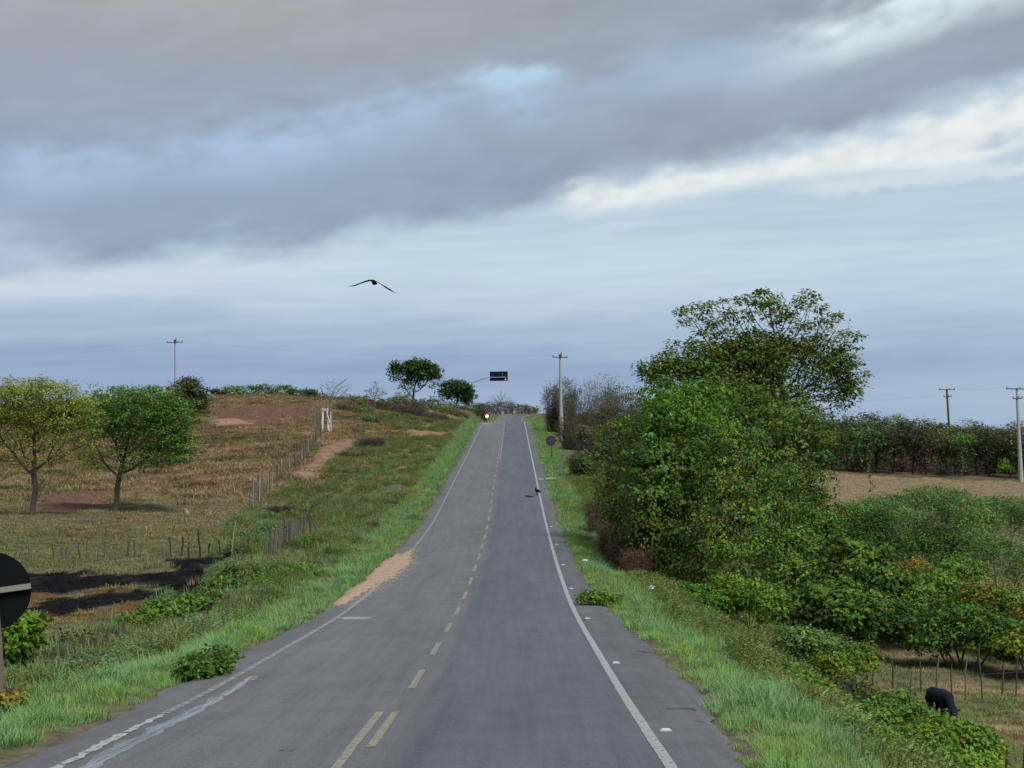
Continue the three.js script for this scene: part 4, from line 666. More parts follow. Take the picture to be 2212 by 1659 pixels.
// ---------------------------------------------------------------- scrub hedge along the right of the climb
{
  const G1 = 'scrub bushes along the right of the climbing road';
  const rows = [
    ['grey leaved scrub bush around the roadside utility pole', 1192, 872, 208, 22, 46, LC.grey, M.twigPurple, 1500], ['pale twiggy scrub bush topping the roadside hedge', 1222, 850, 206, 26, 34, LC.grey, M.barkGrey, 700],
    ['purplish bare scrub bush just right of the roadside pole', 1252, 884, 196, 40, 54, LC.wood, M.twigPurple, 900], ['bare grey scrub bush with thin upright twigs', 1300, 845, 178, 44, 36, LC.grey, M.barkGrey, 350],
    ['brown scrub bush low behind the round sign', 1232, 935, 168, 34, 36, LC.olive, M.twigPurple, 1000], ['dim olive scrub bush between hedge and vine curtain', 1300, 925, 150, 52, 56, LC.olive, M.twig, 2600],
    ['dark scrub bush reaching towards the vine curtain', 1268, 960, 140, 32, 36, LC.olive.concat(LC.wood), M.twigPurple, 1100], ['tall greyish scrub bush below the left bough of the tallest tree', 1350, 880, 150, 54, 50, LC.olive.concat(LC.grey), M.twig, 2600],
    ['low scrub bush at the near end of the hedge', 1255, 1000, 124, 26, 26, LC.feather, M.twig, 1300], ['pale flowering scrub bush against the hedge', 1262, 938, 134, 22, 22, [[0.30, 0.33, 0.2], [0.14, 0.16, 0.06]], M.twig, 700],
  ];
  rows.forEach(([label, px, py, d, rx, ry, colors, mat, leaves], k) => makeBrush('scrub_bush', label, [blobAt(px, py, d, rx, ry, 1, 1), blobAt(px + rx * 0.35, py + ry * 0.5, d, rx * 0.8, ry * 0.7, 1, 1)], { seed: 300 + k, n: 120, rad: 0.016, mat, forks: 4, leaves: Math.round(leaves * 2.2 + 500), colors: colors.concat(LC.olive), leaf: 0.2, clump: 0.4, category: 'bush' }, G1));
}

// ---------------------------------------------------------------- mounds of green below the right bank
{
  const rows = [
    ['broad leafy mound at the foot of the thicket\'s right flank', [[1700, 1185, 66, 70, 60], [1760, 1150, 70, 60, 60], [1690, 1240, 62, 60, 50]], LC.mid, 0.19, 8000],
    ['large leaved green mound in the middle of the lower slope', [[1850, 1215, 66, 85, 55], [1800, 1260, 63, 70, 50], [1900, 1260, 64, 70, 45]], LC.mid.concat(LC.deep), 0.24, 8500],
    ['spreading green mound nearest the gap above the wire fence', [[1830, 1320, 58, 80, 45], [1760, 1310, 58, 60, 50], [1900, 1330, 60, 70, 45]], LC.deep.concat(LC.mid), 0.24, 8500],
    ['green mound with dark hollows under the feathery bush', [[1960, 1190, 74, 80, 45], [1890, 1150, 78, 70, 50], [2040, 1170, 78, 60, 45]], LC.deep, 0.17, 7500],
    ['mid green mound left of the golden one', [[2010, 1280, 66, 90, 50], [2060, 1240, 70, 70, 45], [1960, 1300, 64, 60, 40]], LC.mid, 0.2, 8000],
    ['grey green mound at the frame edge above the golden one', [[2150, 1200, 80, 90, 50], [2080, 1170, 84, 70, 40], [2220, 1230, 76, 60, 50]], LC.feather, 0.15, 8000],
    ['golden topped creeper mound over dark hollows', [[2130, 1290, 63, 60, 34], [2190, 1310, 62, 55, 40], [2230, 1340, 60, 45, 45]], LC.gold.concat(LC.mid), 0.16, 6500],
    ['deep green bush in front of the golden mound', [[2080, 1350, 59, 80, 45], [2150, 1370, 58, 70, 40], [2010, 1370, 59, 60, 35]], LC.deep.concat(LC.mid), 0.18, 8500],
    ['yellow green bush at the frame edge behind the wire fence', [[2200, 1395, 57, 55, 30], [2250, 1380, 57, 50, 40]], LC.yel, 0.18, 3200],
    ['rusty vine patch among the mounds of the lower slope', [[1960, 1222, 69, 50, 16], [1905, 1230, 69, 30, 12]], LC.gold, 0.14, 1400],
  ];
  rows.forEach(([label, bl, colors, leaf, n], k) => makeShrub('slope_bush', label, bl.map(([a, b, c, d, e]) => blobAt(a, b + 4, c, d, e, 1, 1)), { seed: 400 + k, n: Math.round(n * 1.35), leaf: leaf * 0.85, dead: 0.04, aspect: 0.7, colors, clump: 0.4, hollow: 0.5, stems: 2, category: 'bush' }, 'green mounds below the right bank'));
  makeShrub('feathery_bush', 'wide feathery grey green bush in front of the tan field', [blobAt(1990, 1100, 108, 120, 42), blobAt(1890, 1110, 106, 70, 34), blobAt(2080, 1110, 106, 70, 38), blobAt(2030, 1080, 112, 70, 30), blobAt(1940, 1130, 104, 90, 34)], { seed: 420, n: 24000, leaf: 0.2, aspect: 0.36, colors: LC.feather, clump: 0.5, hollow: 0.35, category: 'bush' });
  makeShrub('feathery_bush', 'pale feathery bush at the frame edge below the tall pole', [blobAt(2150, 1100, 112, 70, 30), blobAt(2215, 1120, 108, 60, 40), blobAt(2110, 1130, 102, 60, 34)], { seed: 422, n: 14000, leaf: 0.2, aspect: 0.36, colors: LC.feather, clump: 0.5, hollow: 0.35, category: 'bush' });
  makeShrub('feathery_bush', 'loose green bush joining the thicket to the feathery bush', [blobAt(1830, 1120, 96, 60, 36), blobAt(1790, 1150, 88, 50, 34), blobAt(1850, 1165, 88, 60, 30)], { seed: 423, n: 11000, leaf: 0.19, aspect: 0.45, colors: LC.feather.concat(LC.mid), clump: 0.45, hollow: 0.35, category: 'bush' });
  makeShrub('feathery_bush', 'tan and green thorny bush among the lower mounds', [blobAt(2010, 1150, 92, 40, 26), blobAt(1960, 1160, 92, 40, 24)], { seed: 421, n: 2600, leaf: 0.18, aspect: 0.3, colors: LC.olive, clump: 0.4, hollow: 0.35, category: 'bush' });
}
// nearer plants on the right slope
{
  const rows = [
    ['bright creeping weed at the base of the bare grey stem', [[1500, 1290, 53, 50, 26], [1550, 1310, 51, 50, 28], [1460, 1300, 53, 30, 18]], LC.bright, 0.16, 4200],
    ['green seedling bush below the leafy vines', [[1620, 1290, 51, 60, 34], [1570, 1270, 53, 45, 30], [1660, 1310, 50, 45, 32]], LC.vine, 0.16, 4500],
    ['broad leaved weed bush beside the rutted bank', [[1700, 1475, 31, 60, 26], [1740, 1495, 30, 50, 26], [1655, 1455, 33, 40, 22]], LC.bright, 0.12, 3600],
    ['pale green bush at the left end of the wire fence', [[1850, 1425, 42, 45, 34], [1800, 1440, 40, 40, 30]], LC.vine.concat(LC.mid, LC.yel), 0.12, 3600],
    ['dull green bush hiding the fence\'s first posts', [[1780, 1400, 44, 60, 32], [1720, 1390, 44, 50, 34]], LC.feather, 0.13, 4200],
    ['dusty bush of grey stems in front of the fence', [[1830, 1500, 36, 60, 36], [1770, 1510, 34, 40, 30]], LC.olive, 0.11, 3200],
    ['leafy green bush left of the black cow', [[1930, 1535, 30, 60, 34], [1975, 1550, 30, 45, 26], [1890, 1545, 28, 50, 30]], LC.mid, 0.12, 4800],
    ['yellow green bush in front of the black cow', [[2045, 1592, 26, 70, 36], [2110, 1615, 26, 50, 38], [1985, 1602, 25, 50, 34]], LC.vine.concat(LC.vine, LC.yel), 0.11, 7500],
    ['green bush at the lower right corner of the slope', [[2000, 1650, 22.5, 70, 36], [2080, 1660, 22.5, 60, 30], [1940, 1640, 21.5, 50, 30]], LC.vine, 0.11, 5200],
    ['low spreading weed between the verge and the corner bush', [[1850, 1590, 21.5, 40, 22], [1900, 1605, 21, 40, 24]], LC.mid, 0.1, 2400],
    ['sprawling creeper on the asphalt at the right shoulder', [[1275, 1293, 45.5, 24, 12], [1310, 1292, 46, 28, 10]], LC.mid, 0.12, 1300],
  ];
  rows.forEach(([label, bl, colors, leaf, n], k) => makeShrub('slope_weed', label, bl.map(([a, b, c, d, e]) => blobAt(a, b, c, d, e, 1, 1)), { seed: 450 + k, n: Math.round(n * 1.4), leaf: leaf * 0.8, aspect: 0.65, colors, clump: 0.22, hollow: 0.4, stems: 2, stemScale: 0.4, category: 'weed' }, 'leafy weeds down the right slope'));
}
// left side shrubs
{
  const rows = [
    ['dark leafy bush spilling onto the left road edge', [[445, 1440, 26.6, 38, 26], [415, 1455, 26, 26, 20], [470, 1425, 27.2, 26, 18]], LC.deep.concat(LC.mid), 0.11, 3600, 0.2],
    ['green bush behind the leaning post of the near sign', [[40, 1380, 28, 34, 50], [20, 1440, 28, 30, 50], [60, 1350, 29, 20, 22]], LC.vine, 0.13, 4200, 0.25],
    ['yellow leaved weed at the foot of the near sign', [[32, 1505, 22.5, 12, 14], [8, 1520, 22, 14, 22]], LC.gold, 0.09, 700, 0.15],
    ['green weed bush on the bank beside the sand', [[600, 1250, 56, 50, 22], [650, 1240, 57, 40, 22], [560, 1265, 54, 40, 22]], LC.mid, 0.15, 4200, 0.3],
    ['green weed bush in front of the burnt ground', [[480, 1275, 52, 50, 24], [520, 1250, 55, 40, 28], [440, 1300, 48, 40, 22]], LC.mid.concat(LC.deep), 0.15, 4600, 0.3],
    ['lower green weed bush on the near left bank', [[350, 1325, 44, 55, 22], [400, 1310, 46, 40, 22], [290, 1345, 41, 40, 18]], LC.mid, 0.14, 4200, 0.28],
    ['pale blue green weed bush above the near verge', [[170, 1460, 31, 50, 24], [220, 1440, 32, 40, 22], [120, 1480, 29, 40, 22]], LC.blue, 0.11, 4200, 0.24],
    ['olive weed bush behind the old paling stubs', [[160, 1395, 36, 60, 20], [230, 1385, 38, 50, 18]], LC.olive, 0.12, 3200, 0.24],
    ['bright weed clump beside the post with a crooked branch', [[590, 1155, 76, 50, 16], [540, 1165, 74, 30, 14]], LC.blue, 0.18, 2600, 0.3],
  ];
  rows.forEach(([label, bl, colors, leaf, n, clump], k) => makeShrub('bank_bush', label, bl.map(([a, b, c, d, e]) => blobAt(a, b, c, d, e, 1, 1)), { seed: 500 + k, n, leaf, aspect: 0.55, colors, clump, hollow: 0.4, stems: 2, stemScale: 0.5, category: 'bush' }, 'bushes on the left bank'));
  makeBrush('thorn_brush', 'dark purplish thorn heap on the bank below the flat topped tree', [blobAt(890, 895, 218, 34, 20, 1, 1), blobAt(935, 908, 216, 34, 16, 1, 1), blobAt(860, 890, 220, 20, 16, 1, 1)], { seed: 540, n: 420, rad: 0.03, mat: M.twigPurple, forks: 4, leaves: 700, colors: [[0.06, 0.04, 0.04], [0.08, 0.06, 0.04]], leaf: 0.2 });
  makeBrush('thorn_brush', 'brown brush heap at the edge of the clay track', [blobAt(803, 962, 158, 26, 15, 1, 1)], { seed: 541, n: 520, rad: 0.03, mat: M.twigPurple, forks: 4, leaves: 200, colors: [[0.07, 0.04, 0.03]], leaf: 0.18 });
  makeBrush('thorn_brush', 'small dark brush heap by the lower end of the stick fence', [blobAt(605, 1102, 92, 30, 10, 1, 1)], { seed: 542, n: 300, rad: 0.02, mat: M.twigPurple, forks: 3, leaves: 200, colors: [[0.07, 0.04, 0.035]], leaf: 0.12 });
  const G2 = 'low scrub along the left skyline';
  const sky = [[470, 847, 236, 22, 9], [500, 844, 236, 24, 10], [535, 843, 237, 26, 11], [575, 842, 238, 26, 12], [612, 842, 238, 26, 13], [672, 852, 236, 16, 14], [645, 848, 237, 26, 12], [700, 862, 234, 26, 12], [755, 862, 238, 26, 11], [790, 865, 240, 22, 10], [835, 868, 246, 26, 12], [870, 862, 250, 22, 12], [930, 872, 255, 28, 13], [965, 880, 258, 22, 12], [1010, 886, 270, 20, 12]];
  sky.forEach(([px, py, d, rx, ry], k) => makeShrub('skyline_bush', k === 5 ? 'single rounded dark bush on the skyline left of the gateway tree' : 'low olive scrub bush along the left skyline', [blobAt(px, py, d, rx, ry, 1, 1), blobAt(px + rx * 0.5, py + 6, d, rx * 0.7, ry, 1, 1)], { seed: 560 + k, n: 900, leaf: 0.32, aspect: 0.5, colors: k === 5 ? LC.deep : k % 3 ? LC.feather : LC.olive, clump: 0.45, hollow: 0.3, stems: 2, category: 'bush' }, G2));
  [[745, 885, 214, 24, 14], [785, 890, 210, 26, 14], [770, 872, 226, 26, 12], [825, 878, 222, 28, 15], [840, 900, 206, 24, 12], [870, 872, 236, 26, 14], [905, 875, 240, 26, 13], [945, 884, 240, 26, 14], [975, 892, 244, 24, 12], [995, 900, 236, 16, 10], [800, 905, 200, 22, 9]].forEach(([px, py, d, rx, ry], k) => makeBrush('bank_scrub', 'tangled olive scrub on the bank between gateway and crest', [blobAt(px, py, d, rx, ry, 1, 1)], { seed: 700 + k, n: 90, rad: 0.02, mat: k % 2 ? M.twig : M.barkGrey, forks: 3, leaves: 1100, colors: [LC.olive, LC.feather, [[0.24, 0.19, 0.09], [0.16, 0.15, 0.07]]][k % 3], leaf: 0.26, clump: 0.4, category: 'scrub' }, 'olive scrub between gateway and crest'));
  const G3 = 'dry scrub beyond the crest of the road';
  [[1022, 884, 300, 26, 14], [1042, 884, 318, 20, 14], [1070, 880, 495, 24, 14], [1098, 878, 505, 22, 13], [1125, 882, 520, 22, 10], [1150, 886, 530, 20, 9], [990, 888, 268, 22, 12]].forEach(([px, py, d, rx, ry], k) => makeBrush('crest_scrub', 'dry brownish scrub beyond the crest of the road', [blobAt(px, py, d, rx, ry, 1, 1)], { seed: 590 + k, n: 120, rad: 0.03, mat: M.twig, forks: 3, leaves: 900, colors: [[0.16, 0.13, 0.06], [0.10, 0.11, 0.05], [0.2, 0.15, 0.08]], leaf: 0.4, category: 'scrub' }, G3));
}

// ---------------------------------------------------------------- the wood beyond the right field
{
  const G4 = 'trees of the wood beyond the tan field', protos = [];
  for (let k = 0; k < 5; k++) {
    const hgt = 6.2 + 0.5 * (k % 3), r = rng(800 + k), o = V3(0, 0, 0), t = thing('woodland_tree', 'dark scrubby tree in the wood beyond the tan field', 'tree', o, G4);
    const B = [{ c: V3(0, hgt * 0.72, 0), r: [2.1, 1.6, 2.0], w: 1 }, { c: V3(-1.2 + r(), hgt * 0.55, 0.6), r: [1.7, 1.3, 1.6], w: 0.8 }, { c: V3(1.3 - r(), hgt * 0.6, -0.4), r: [1.6, 1.4, 1.6], w: 0.8 }, { c: V3(0.3, hgt * 0.4, 0.9), r: [1.7, 1.2, 1.4], w: 0.7 }, { c: V3(-0.6, hgt * 0.28, 0.5), r: [1.4, 0.9, 1.2], w: 0.45 }];
    const nodes = grow(V3(0, -0.2, 0), [V3(0.2, 1.5, 0)], B, { seed: 810 + k, points: 420, step: 0.4, kill: 0.6, reach: 7, trunk: 0.14, tip: 0.015, leadFrom: 0.5 });
    const a = new GB(), b = new GB(), l = new GB(); limbs(nodes, a, b, 0.06); leavesOn(nodes, l, { seed: 820 + k, leaf: 0.34, aspect: 0.45, size: 0.6, per: 13, maxR: 0.05, colors: k === 1 ? LC.olive : k === 3 ? [[0.13, 0.10, 0.06], [0.10, 0.09, 0.055]] : k === 4 ? LC.feather : LC.wood });
    part(t, 'trunk', a.build(), M.barkDark); part(t, 'branches', b.build(), M.barkDark, 'stuff'); part(t, 'crown', l.build(), leafMat, 'stuff'); protos.push(t);
  }
  const r = rng(880); let n = 0;
  for (let row = 0; row < 3; row++) for (let px = 1560 + row * 13; px < 2330; px += 34 - row * 2) {
    const d = 187 + row * 10 + (px < 1800 ? 4 : 0) - (px - 1800) * 0.012 + r() * 5, q = px + (r() - 0.5) * 26, p = foot(q, d), t = n < 5 ? protos[n] : copyOf(protos[n % 5]);
    t.position.copy(p); t.rotation.y = r() * 6.28; const target = (at(q, mix(888, 912, sstep(1750, 2212, q)) - 6 + 8 * r() - (row ? 0 : -10), d).y - p.y) / 6.9; t.scale.set(1.0 + 0.35 * r(), Math.max(0.7, target * (0.92 + 0.16 * r())), 1.0 + 0.35 * r()); n++;
  }
  for (let k = 0; k < 22; k++) { const px = 1765 + k * 22 + (r() - 0.5) * 16, d = 190 + 8 * r(); const s = d / F; const p = foot(px, d), c = p.clone().add(V3(0, 0.9, 0));
    makeBrush('wood_edge_bush', 'brown scrubby bush under the edge of the dark wood', [{ c, r: [1.3 + 0.6 * r(), 0.9 + 0.5 * r(), 1.0], w: 1 }], { seed: 1200 + k, n: 50, rad: 0.022, mat: k % 3 ? M.twigPurple : M.twig, forks: 3, leaves: 260, colors: k % 2 ? [[0.12, 0.085, 0.06], [0.09, 0.085, 0.05]] : LC.wood, leaf: 0.28, category: 'bush' }, 'scrub under the wood edge'); }
  const g = thing('young_tree', 'fresh light green young tree in front of the dark wood', 'tree', foot(2078, 180)), nodes = grow(V3(0, -0.2, 0), [V3(0, 1.8, 0)], [{ c: V3(0, 4.6, 0), r: [1.5, 0.9, 1.3], w: 1 }], { seed: 890, points: 160, step: 0.35, kill: 0.5, reach: 7, trunk: 0.09, tip: 0.014 }), a = new GB(), l = new GB();
  limbs(nodes, a, a, 0.05); leavesOn(nodes, l, { seed: 891, leaf: 0.3, size: 0.5, per: 14, maxR: 0.05, colors: LC.bright }); part(g, 'trunk', a.build(), M.barkDark); part(g, 'crown', l.build(), leafMat, 'stuff');
  makeShrub('field_bush', 'small green bush at the edge of the tan field', [blobAt(2172 - 2, 1012, 172, 16, 12, 1, 1), blobAt(2168, 1000, 173, 10, 10, 1, 1)].map((b) => (b.c.x -= 0, b)), { seed: 895, n: 500, leaf: 0.25, colors: LC.vine, clump: 0.3, category: 'bush' });
}

// ---------------------------------------------------------------- fences
function post(parent, name, p, h, rad, mat, lean, r, curve = 0) {
  const g = new GB(), a = r() * 6.28, dx = Math.cos(a) * lean * h, dz = Math.sin(a) * lean * h;
  g.tube([V3(0, -0.2, 0), V3(dx * 0.3 + curve * 0.4, h * 0.35, dz * 0.3), V3(dx * 0.65 - curve * 0.3, h * 0.7, dz * 0.65), V3(dx + curve, h, dz)], [rad * 1.1, rad, rad * 0.92, rad * 0.75], 6);
  const m = part(parent, name, g.build(), mat); m.position.copy(p).sub(parent.position); return m;
}
function wireBetween(parent, name, pts, rad, mat) { const g = new GB(); g.tube(pts.map((p) => p.clone().sub(parent.position)), rad, 4, null, false); return part(parent, name, g.build(), mat, 'stuff'); }
{
  const r = rng(901);
  // stick fence beside the clay track
  const poly = [[545, 1106], [560, 1085], [600, 1040], [640, 1008], [668, 975], [696, 938]].map(([a, b]) => hit(a, b)), f = thing('stick_fence', 'long grey stick fence climbing beside the clay track', 'fence', poly[0].clone());
  let len = 0; const seg = []; for (let k = 1; k < poly.length; k++) { seg.push([len, len += poly[k].distanceTo(poly[k - 1])]); }
  const along = (s) => { for (let k = 0; k < seg.length; k++) if (s <= seg[k][1] || k === seg.length - 1) { const p = poly[k].clone().lerp(poly[k + 1], (s - seg[k][0]) / (seg[k][1] - seg[k][0])); p.y = H(p.x, -p.z); return p; } };
  for (let s = 0; s < len; s += 0.85 + 0.5 * r()) { const p = along(s); post(f, 'stake', p.add(V3((r() - 0.5) * 0.25, 0, 0)), (s < 12 ? 1.7 : 1.35) * (0.8 + 0.4 * r()), 0.035 + 0.03 * r(), r() < 0.2 ? M.barkDark : r() < 0.3 ? M.stakePale : M.stake, 0.06, r); }
  for (const h of [0.5, 0.95]) { const pts = []; for (let s = 0; s <= len; s += 2.5) { const p = along(s); p.y += h; pts.push(p); } wireBetween(f, 'wire', pts, 0.006, M.wire); }
}
{ // paling fence by the bank with a crooked end post
  const r = rng(911), a = hit(578, 1203), b = hit(660, 1164), f = thing('paling_fence', 'brown close set paling fence ending in a crooked post', 'fence', a.clone());
  for (let k = 0; k <= 26; k++) { const p = a.clone().lerp(b, k / 26); p.y = H(p.x, -p.z); post(f, 'stake', p, 1.0 + 0.3 * r() + 0.15 * (k / 26), 0.03 + 0.02 * r(), r() < 0.35 ? M.barkDark : M.stake, 0.07, r); }
  const p = b.clone().add(V3(0.2, 0, 0)); post(f, 'crooked_post', p, 1.75, 0.06, M.barkDark, 0.02, r, 0.16);
  const g = new GB(), o = p.clone().sub(f.position); g.tube([o.clone().add(V3(0.15, 1.6, 0)), o.clone().add(V3(0.4, 1.78, 0)), o.clone().add(V3(0.6, 1.82, 0.05))], [0.04, 0.03, 0.015], 5); g.tube([o.clone().add(V3(0.05, 1.2, 0)), o.clone().add(V3(0.35, 0.5, 0.1)), o.clone().add(V3(0.55, -0.1, 0.1))], [0.04, 0.04, 0.035], 5); part(f, 'brace', g.build(), M.barkDark);
}
{ // charred stakes across the low field
  const r = rng(921), f0 = hit(250, 1211), f = thing('charred_fence', 'broken row of charred stakes across the low burnt field', 'fence', f0);
  const xs = [[32, 1218, 58], [62, 1212, 30], [116, 1208, 34], [134, 1210, 50], [143, 1206, 24], [172, 1206, 34], [188, 1206, 40], [210, 1204, 26], [226, 1205, 34], [256, 1206, 24], [275, 1204, 34], [292, 1204, 36], [305, 1202, 20], [355, 1202, 22], [370, 1202, 42], [392, 1204, 44], [407, 1208, 26], [433, 1203, 60], [452, 1202, 28], [476, 1200, 34], [500, 1196, 72], [538, 1192, 40], [625, 1188, 40]];
  for (const [px, py, hp] of xs) { const p = hit(px, py), d = -p.z; post(f, 'stake', p, hp * d / F, 0.03 + 0.025 * r(), px > 360 && px < 490 ? M.stakeBurnt : px === 500 ? M.stakePale : r() < 0.5 ? M.barkDark : M.stake, 0.12, r, (r() - 0.5) * 0.12); }
}
{ // stubs of an old paling at the near left
  const r = rng(931), a = hit(60, 1465), f = thing('old_paling', 'short grey paling stubs half hidden by near weeds', 'fence', a.clone());
  for (let k = 0; k < 16; k++) { const p = hit(60 + k * 17, 1463 - k * 6.5); post(f, 'stake', p, 0.3 + 0.28 * r(), 0.024 + 0.015 * r(), r() < 0.3 ? M.barkDark : M.stake, 0.1, r); }
}
{ // wire fence in the right hollow
  const r = rng(941), a = hit(1925, 1497), f = thing('wire_fence', 'thin crooked fence posts in the hollow behind the black cow', 'fence', a.clone());
  const xs = [[1885, 1490, 66], [1930, 1503, 78], [1968, 1503, 52], [1990, 1494, 66], [2022, 1512, 90], [2055, 1508, 72], [2085, 1512, 84], [2122, 1512, 118], [2165, 1508, 76], [2194, 1506, 92], [2228, 1504, 84]], top = [];
  for (const [px, py, hp] of xs) { const p = hit(px, py, 30), d = -p.z, h = hp * d / F; post(f, 'post', p, h, 0.024 + 0.014 * r(), r() < 0.4 ? M.barkDark : M.stake, 0.06, r, (r() - 0.5) * 0.1); top.push(p); }
  for (const h of [0.45, 0.85]) wireBetween(f, 'wire', top.map((p) => p.clone().add(V3(0, h, 0))), 0.004, M.wire);
  const q = hit(2146, 1690, 25), c = thing('stub_fence', 'dark stub posts of an old fence at the lower corner of the hollow', 'fence', q.clone());
  post(c, 'post', q, 0.9, 0.07, M.barkDark, 0.05, r, 0.04); post(c, 'post', hit(2178, 1690, 25), 0.75, 0.09, M.stake, 0.05, r); post(c, 'post', hit(2215, 1690, 25), 0.85, 0.07, M.stake, 0.04, r);
}
{ // white gateway at the head of the track
  const d = 178, p0 = foot(706, d), g = thing('white_gateway', 'weathered white gateway posts at the head of the clay track', 'gateway', p0.clone()), s = d / F, white = std([0.7, 0.69, 0.65], 0.9, { map: grit }), r = rng(951);
  const mk = (name, x0, h0, x1, h1, w, dep, mat) => { const gb = new GB(), a = V3(x0, h0, 0), b = V3(x1, h1, 0), q = new THREE.Quaternion().setFromUnitVectors(V3(0, 1, 0), b.clone().sub(a).normalize()), m = a.clone().lerp(b, 0.5); gb.box(m.x, m.y, dep, w, a.distanceTo(b), w, null, q); return part(g, name, gb.build(), mat); };
  mk('post', -0.75, -0.2, -0.65, 3.0, 0.28, 0, white); mk('post', 0.36, -0.2, 0.12, 2.9, 0.28, 0.02, white); mk('post', 0.72, -0.2, 0.62, 2.6, 0.22, -0.05, std([0.5, 0.46, 0.36], 0.9, { map: grit })); mk('lintel', -0.7, 2.75, 0.15, 2.85, 0.3, 0.06, std([0.4, 0.4, 0.38], 0.9, { map: grit })); mk('brace', 0.0, 2.6, 0.5, 1.2, 0.16, 0.2, white); mk('post', -1.35, -0.2, -1.3, 3.0, 0.24, -0.3, M.stake); mk('post', -1.7, -0.2, -1.65, 2.7, 0.2, -0.3, M.stake); mk('dark_plate', 0.42, 2.2, 0.42, 2.75, 0.24, 0.16, M.barkDark);
  g.scale.x = 0.72;
  for (let k = 0; k < 3; k++) mk('rail', -0.65, 0.5 + k * 0.6, 0.3, 0.55 + k * 0.6, 0.07, -0.05, M.barkDark);
}

// ---------------------------------------------------------------- utility poles and wires
const ends = {};
function utilityPole(key, label, px, pyTop, d, mat, o = {}) {
  const top = at(px, pyTop, d), b = foot(px + (o.shift ?? 0), d), h = top.y - b.y, t = thing('utility_pole', label, 'utility pole', b.clone(), 'power line poles'), dx = top.x - b.x;
  const g = new GB(), n = 6, pts = [], rad = []; for (let k = 0; k <= n; k++) { pts.push(V3(dx * k / n, mix(-0.3, h, k / n), 0)); rad.push(mix(o.r0 ?? 0.2, o.r1 ?? 0.11, k / n)); } g.tube(pts, rad, o.round ? 9 : 4); part(t, 'shaft', g.build(), mat);
  const arm = (y, half, off, name, tilt) => { const gb = new GB(), q = new THREE.Quaternion().setFromEuler(new THREE.Euler(0, o.turn ?? 0, tilt)); gb.box(dx * y / h + off, y, 0.14, half * 2, 0.11, 0.12, null, q); const m = part(t, name, gb.build(), o.armMat ?? M.darkSteel); for (const f of [-0.92, o.mid ?? 0.25, 0.92]) { const ins = new GB(), e = V3(dx * y / h + off + f * half * Math.cos(o.turn ?? 0), y + f * half * Math.sin(tilt), 0.14 - f * half * Math.sin(o.turn ?? 0)); ins.geo(new THREE.CylinderGeometry(0.035, 0.05, 0.12, 8).translate(e.x, e.y + 0.11, e.z)); ins.geo(new THREE.CylinderGeometry(0.075, 0.075, 0.04, 8).translate(e.x, e.y + 0.16, e.z)); ins.geo(new THREE.SphereGeometry(0.05, 8, 6).translate(e.x, e.y + 0.21, e.z)); part(t, 'insulator', ins.build(), M.porcelain); (ends[key] ??= []).push(e.add(b).add(V3(0, 0.22, 0))); } return m; };
  arm(h - 0.12, o.half ?? 1.05, 0, 'crossarm', o.tilt ?? 0);
  if (o.low) arm(h - o.low, 0.55, 0, 'crossarm', 0);
  if (o.box) { const gb = new GB(); gb.box(dx, h + 0.1, 0.1, 0.3, 0.34, 0.3); gb.box(dx + 0.16, h + 0.36, 0.1, 0.12, 0.4, 0.12); part(t, 'switch_box', gb.build(), M.darkSteel); }
  return t;
}
utilityPole('p1', 'concrete utility pole above the trees on the left skyline', 378, 738, 214, M.concrete, { half: 1.15, r0: 0.17, r1: 0.1, box: true, tilt: 0.04 });
utilityPole('p2', 'pale concrete utility pole beside the climbing road', 1209.5, 770, 186, M.concrete, { half: 0.95, shift: 4, r0: 0.3, r1: 0.11, box: true, tilt: -0.03 });
utilityPole('p3', 'leaning dark wooden utility pole rising out of the wood', 2045, 840, 212, M.barkDark, { half: 1.15, shift: 9, r0: 0.2, r1: 0.13, round: true, low: 1.15 });
utilityPole('p4', 'tall concrete utility pole at the edge of the tan field', 2196, 838, 168, M.concrete, { half: 1.25, shift: 8, r0: 0.3, r1: 0.12, low: 1.2, tilt: -0.02 });
function span(name, label, a, b, sag) { const pts = []; for (let k = 0; k <= 20; k++) { const t = k / 20, p = a.clone().lerp(b, t); p.y -= sag * 4 * t * (1 - t); pts.push(p); } const o = pts[0].clone(), g = new GB(); g.tube(pts.map((p) => p.clone().sub(o)), 0.0045, 4, null, false); const m = new THREE.Mesh(g.build(), M.wire); m.name = numbered(name); m.position.copy(o); tag(m, label, 'power line', 'power line wires'); m.castShadow = true; scene.add(m); }
span('power_line', 'upper wire slung between the leaning pole and the tall pole', ends.p3[2], ends.p4[0], 0.25);
span('power_line', 'wire running from the leaning pole behind the tallest tree', ends.p3[3], V3(18, 13.5, -262), 0.5);
span('power_line', 'wire running from the skyline pole out of frame', ends.p1[0], V3(-75, 20.4, -225), 0.6);
span('power_line', 'wire strung from the skyline pole towards the roadside pole', ends.p1[2], ends.p2[0], 0.9);

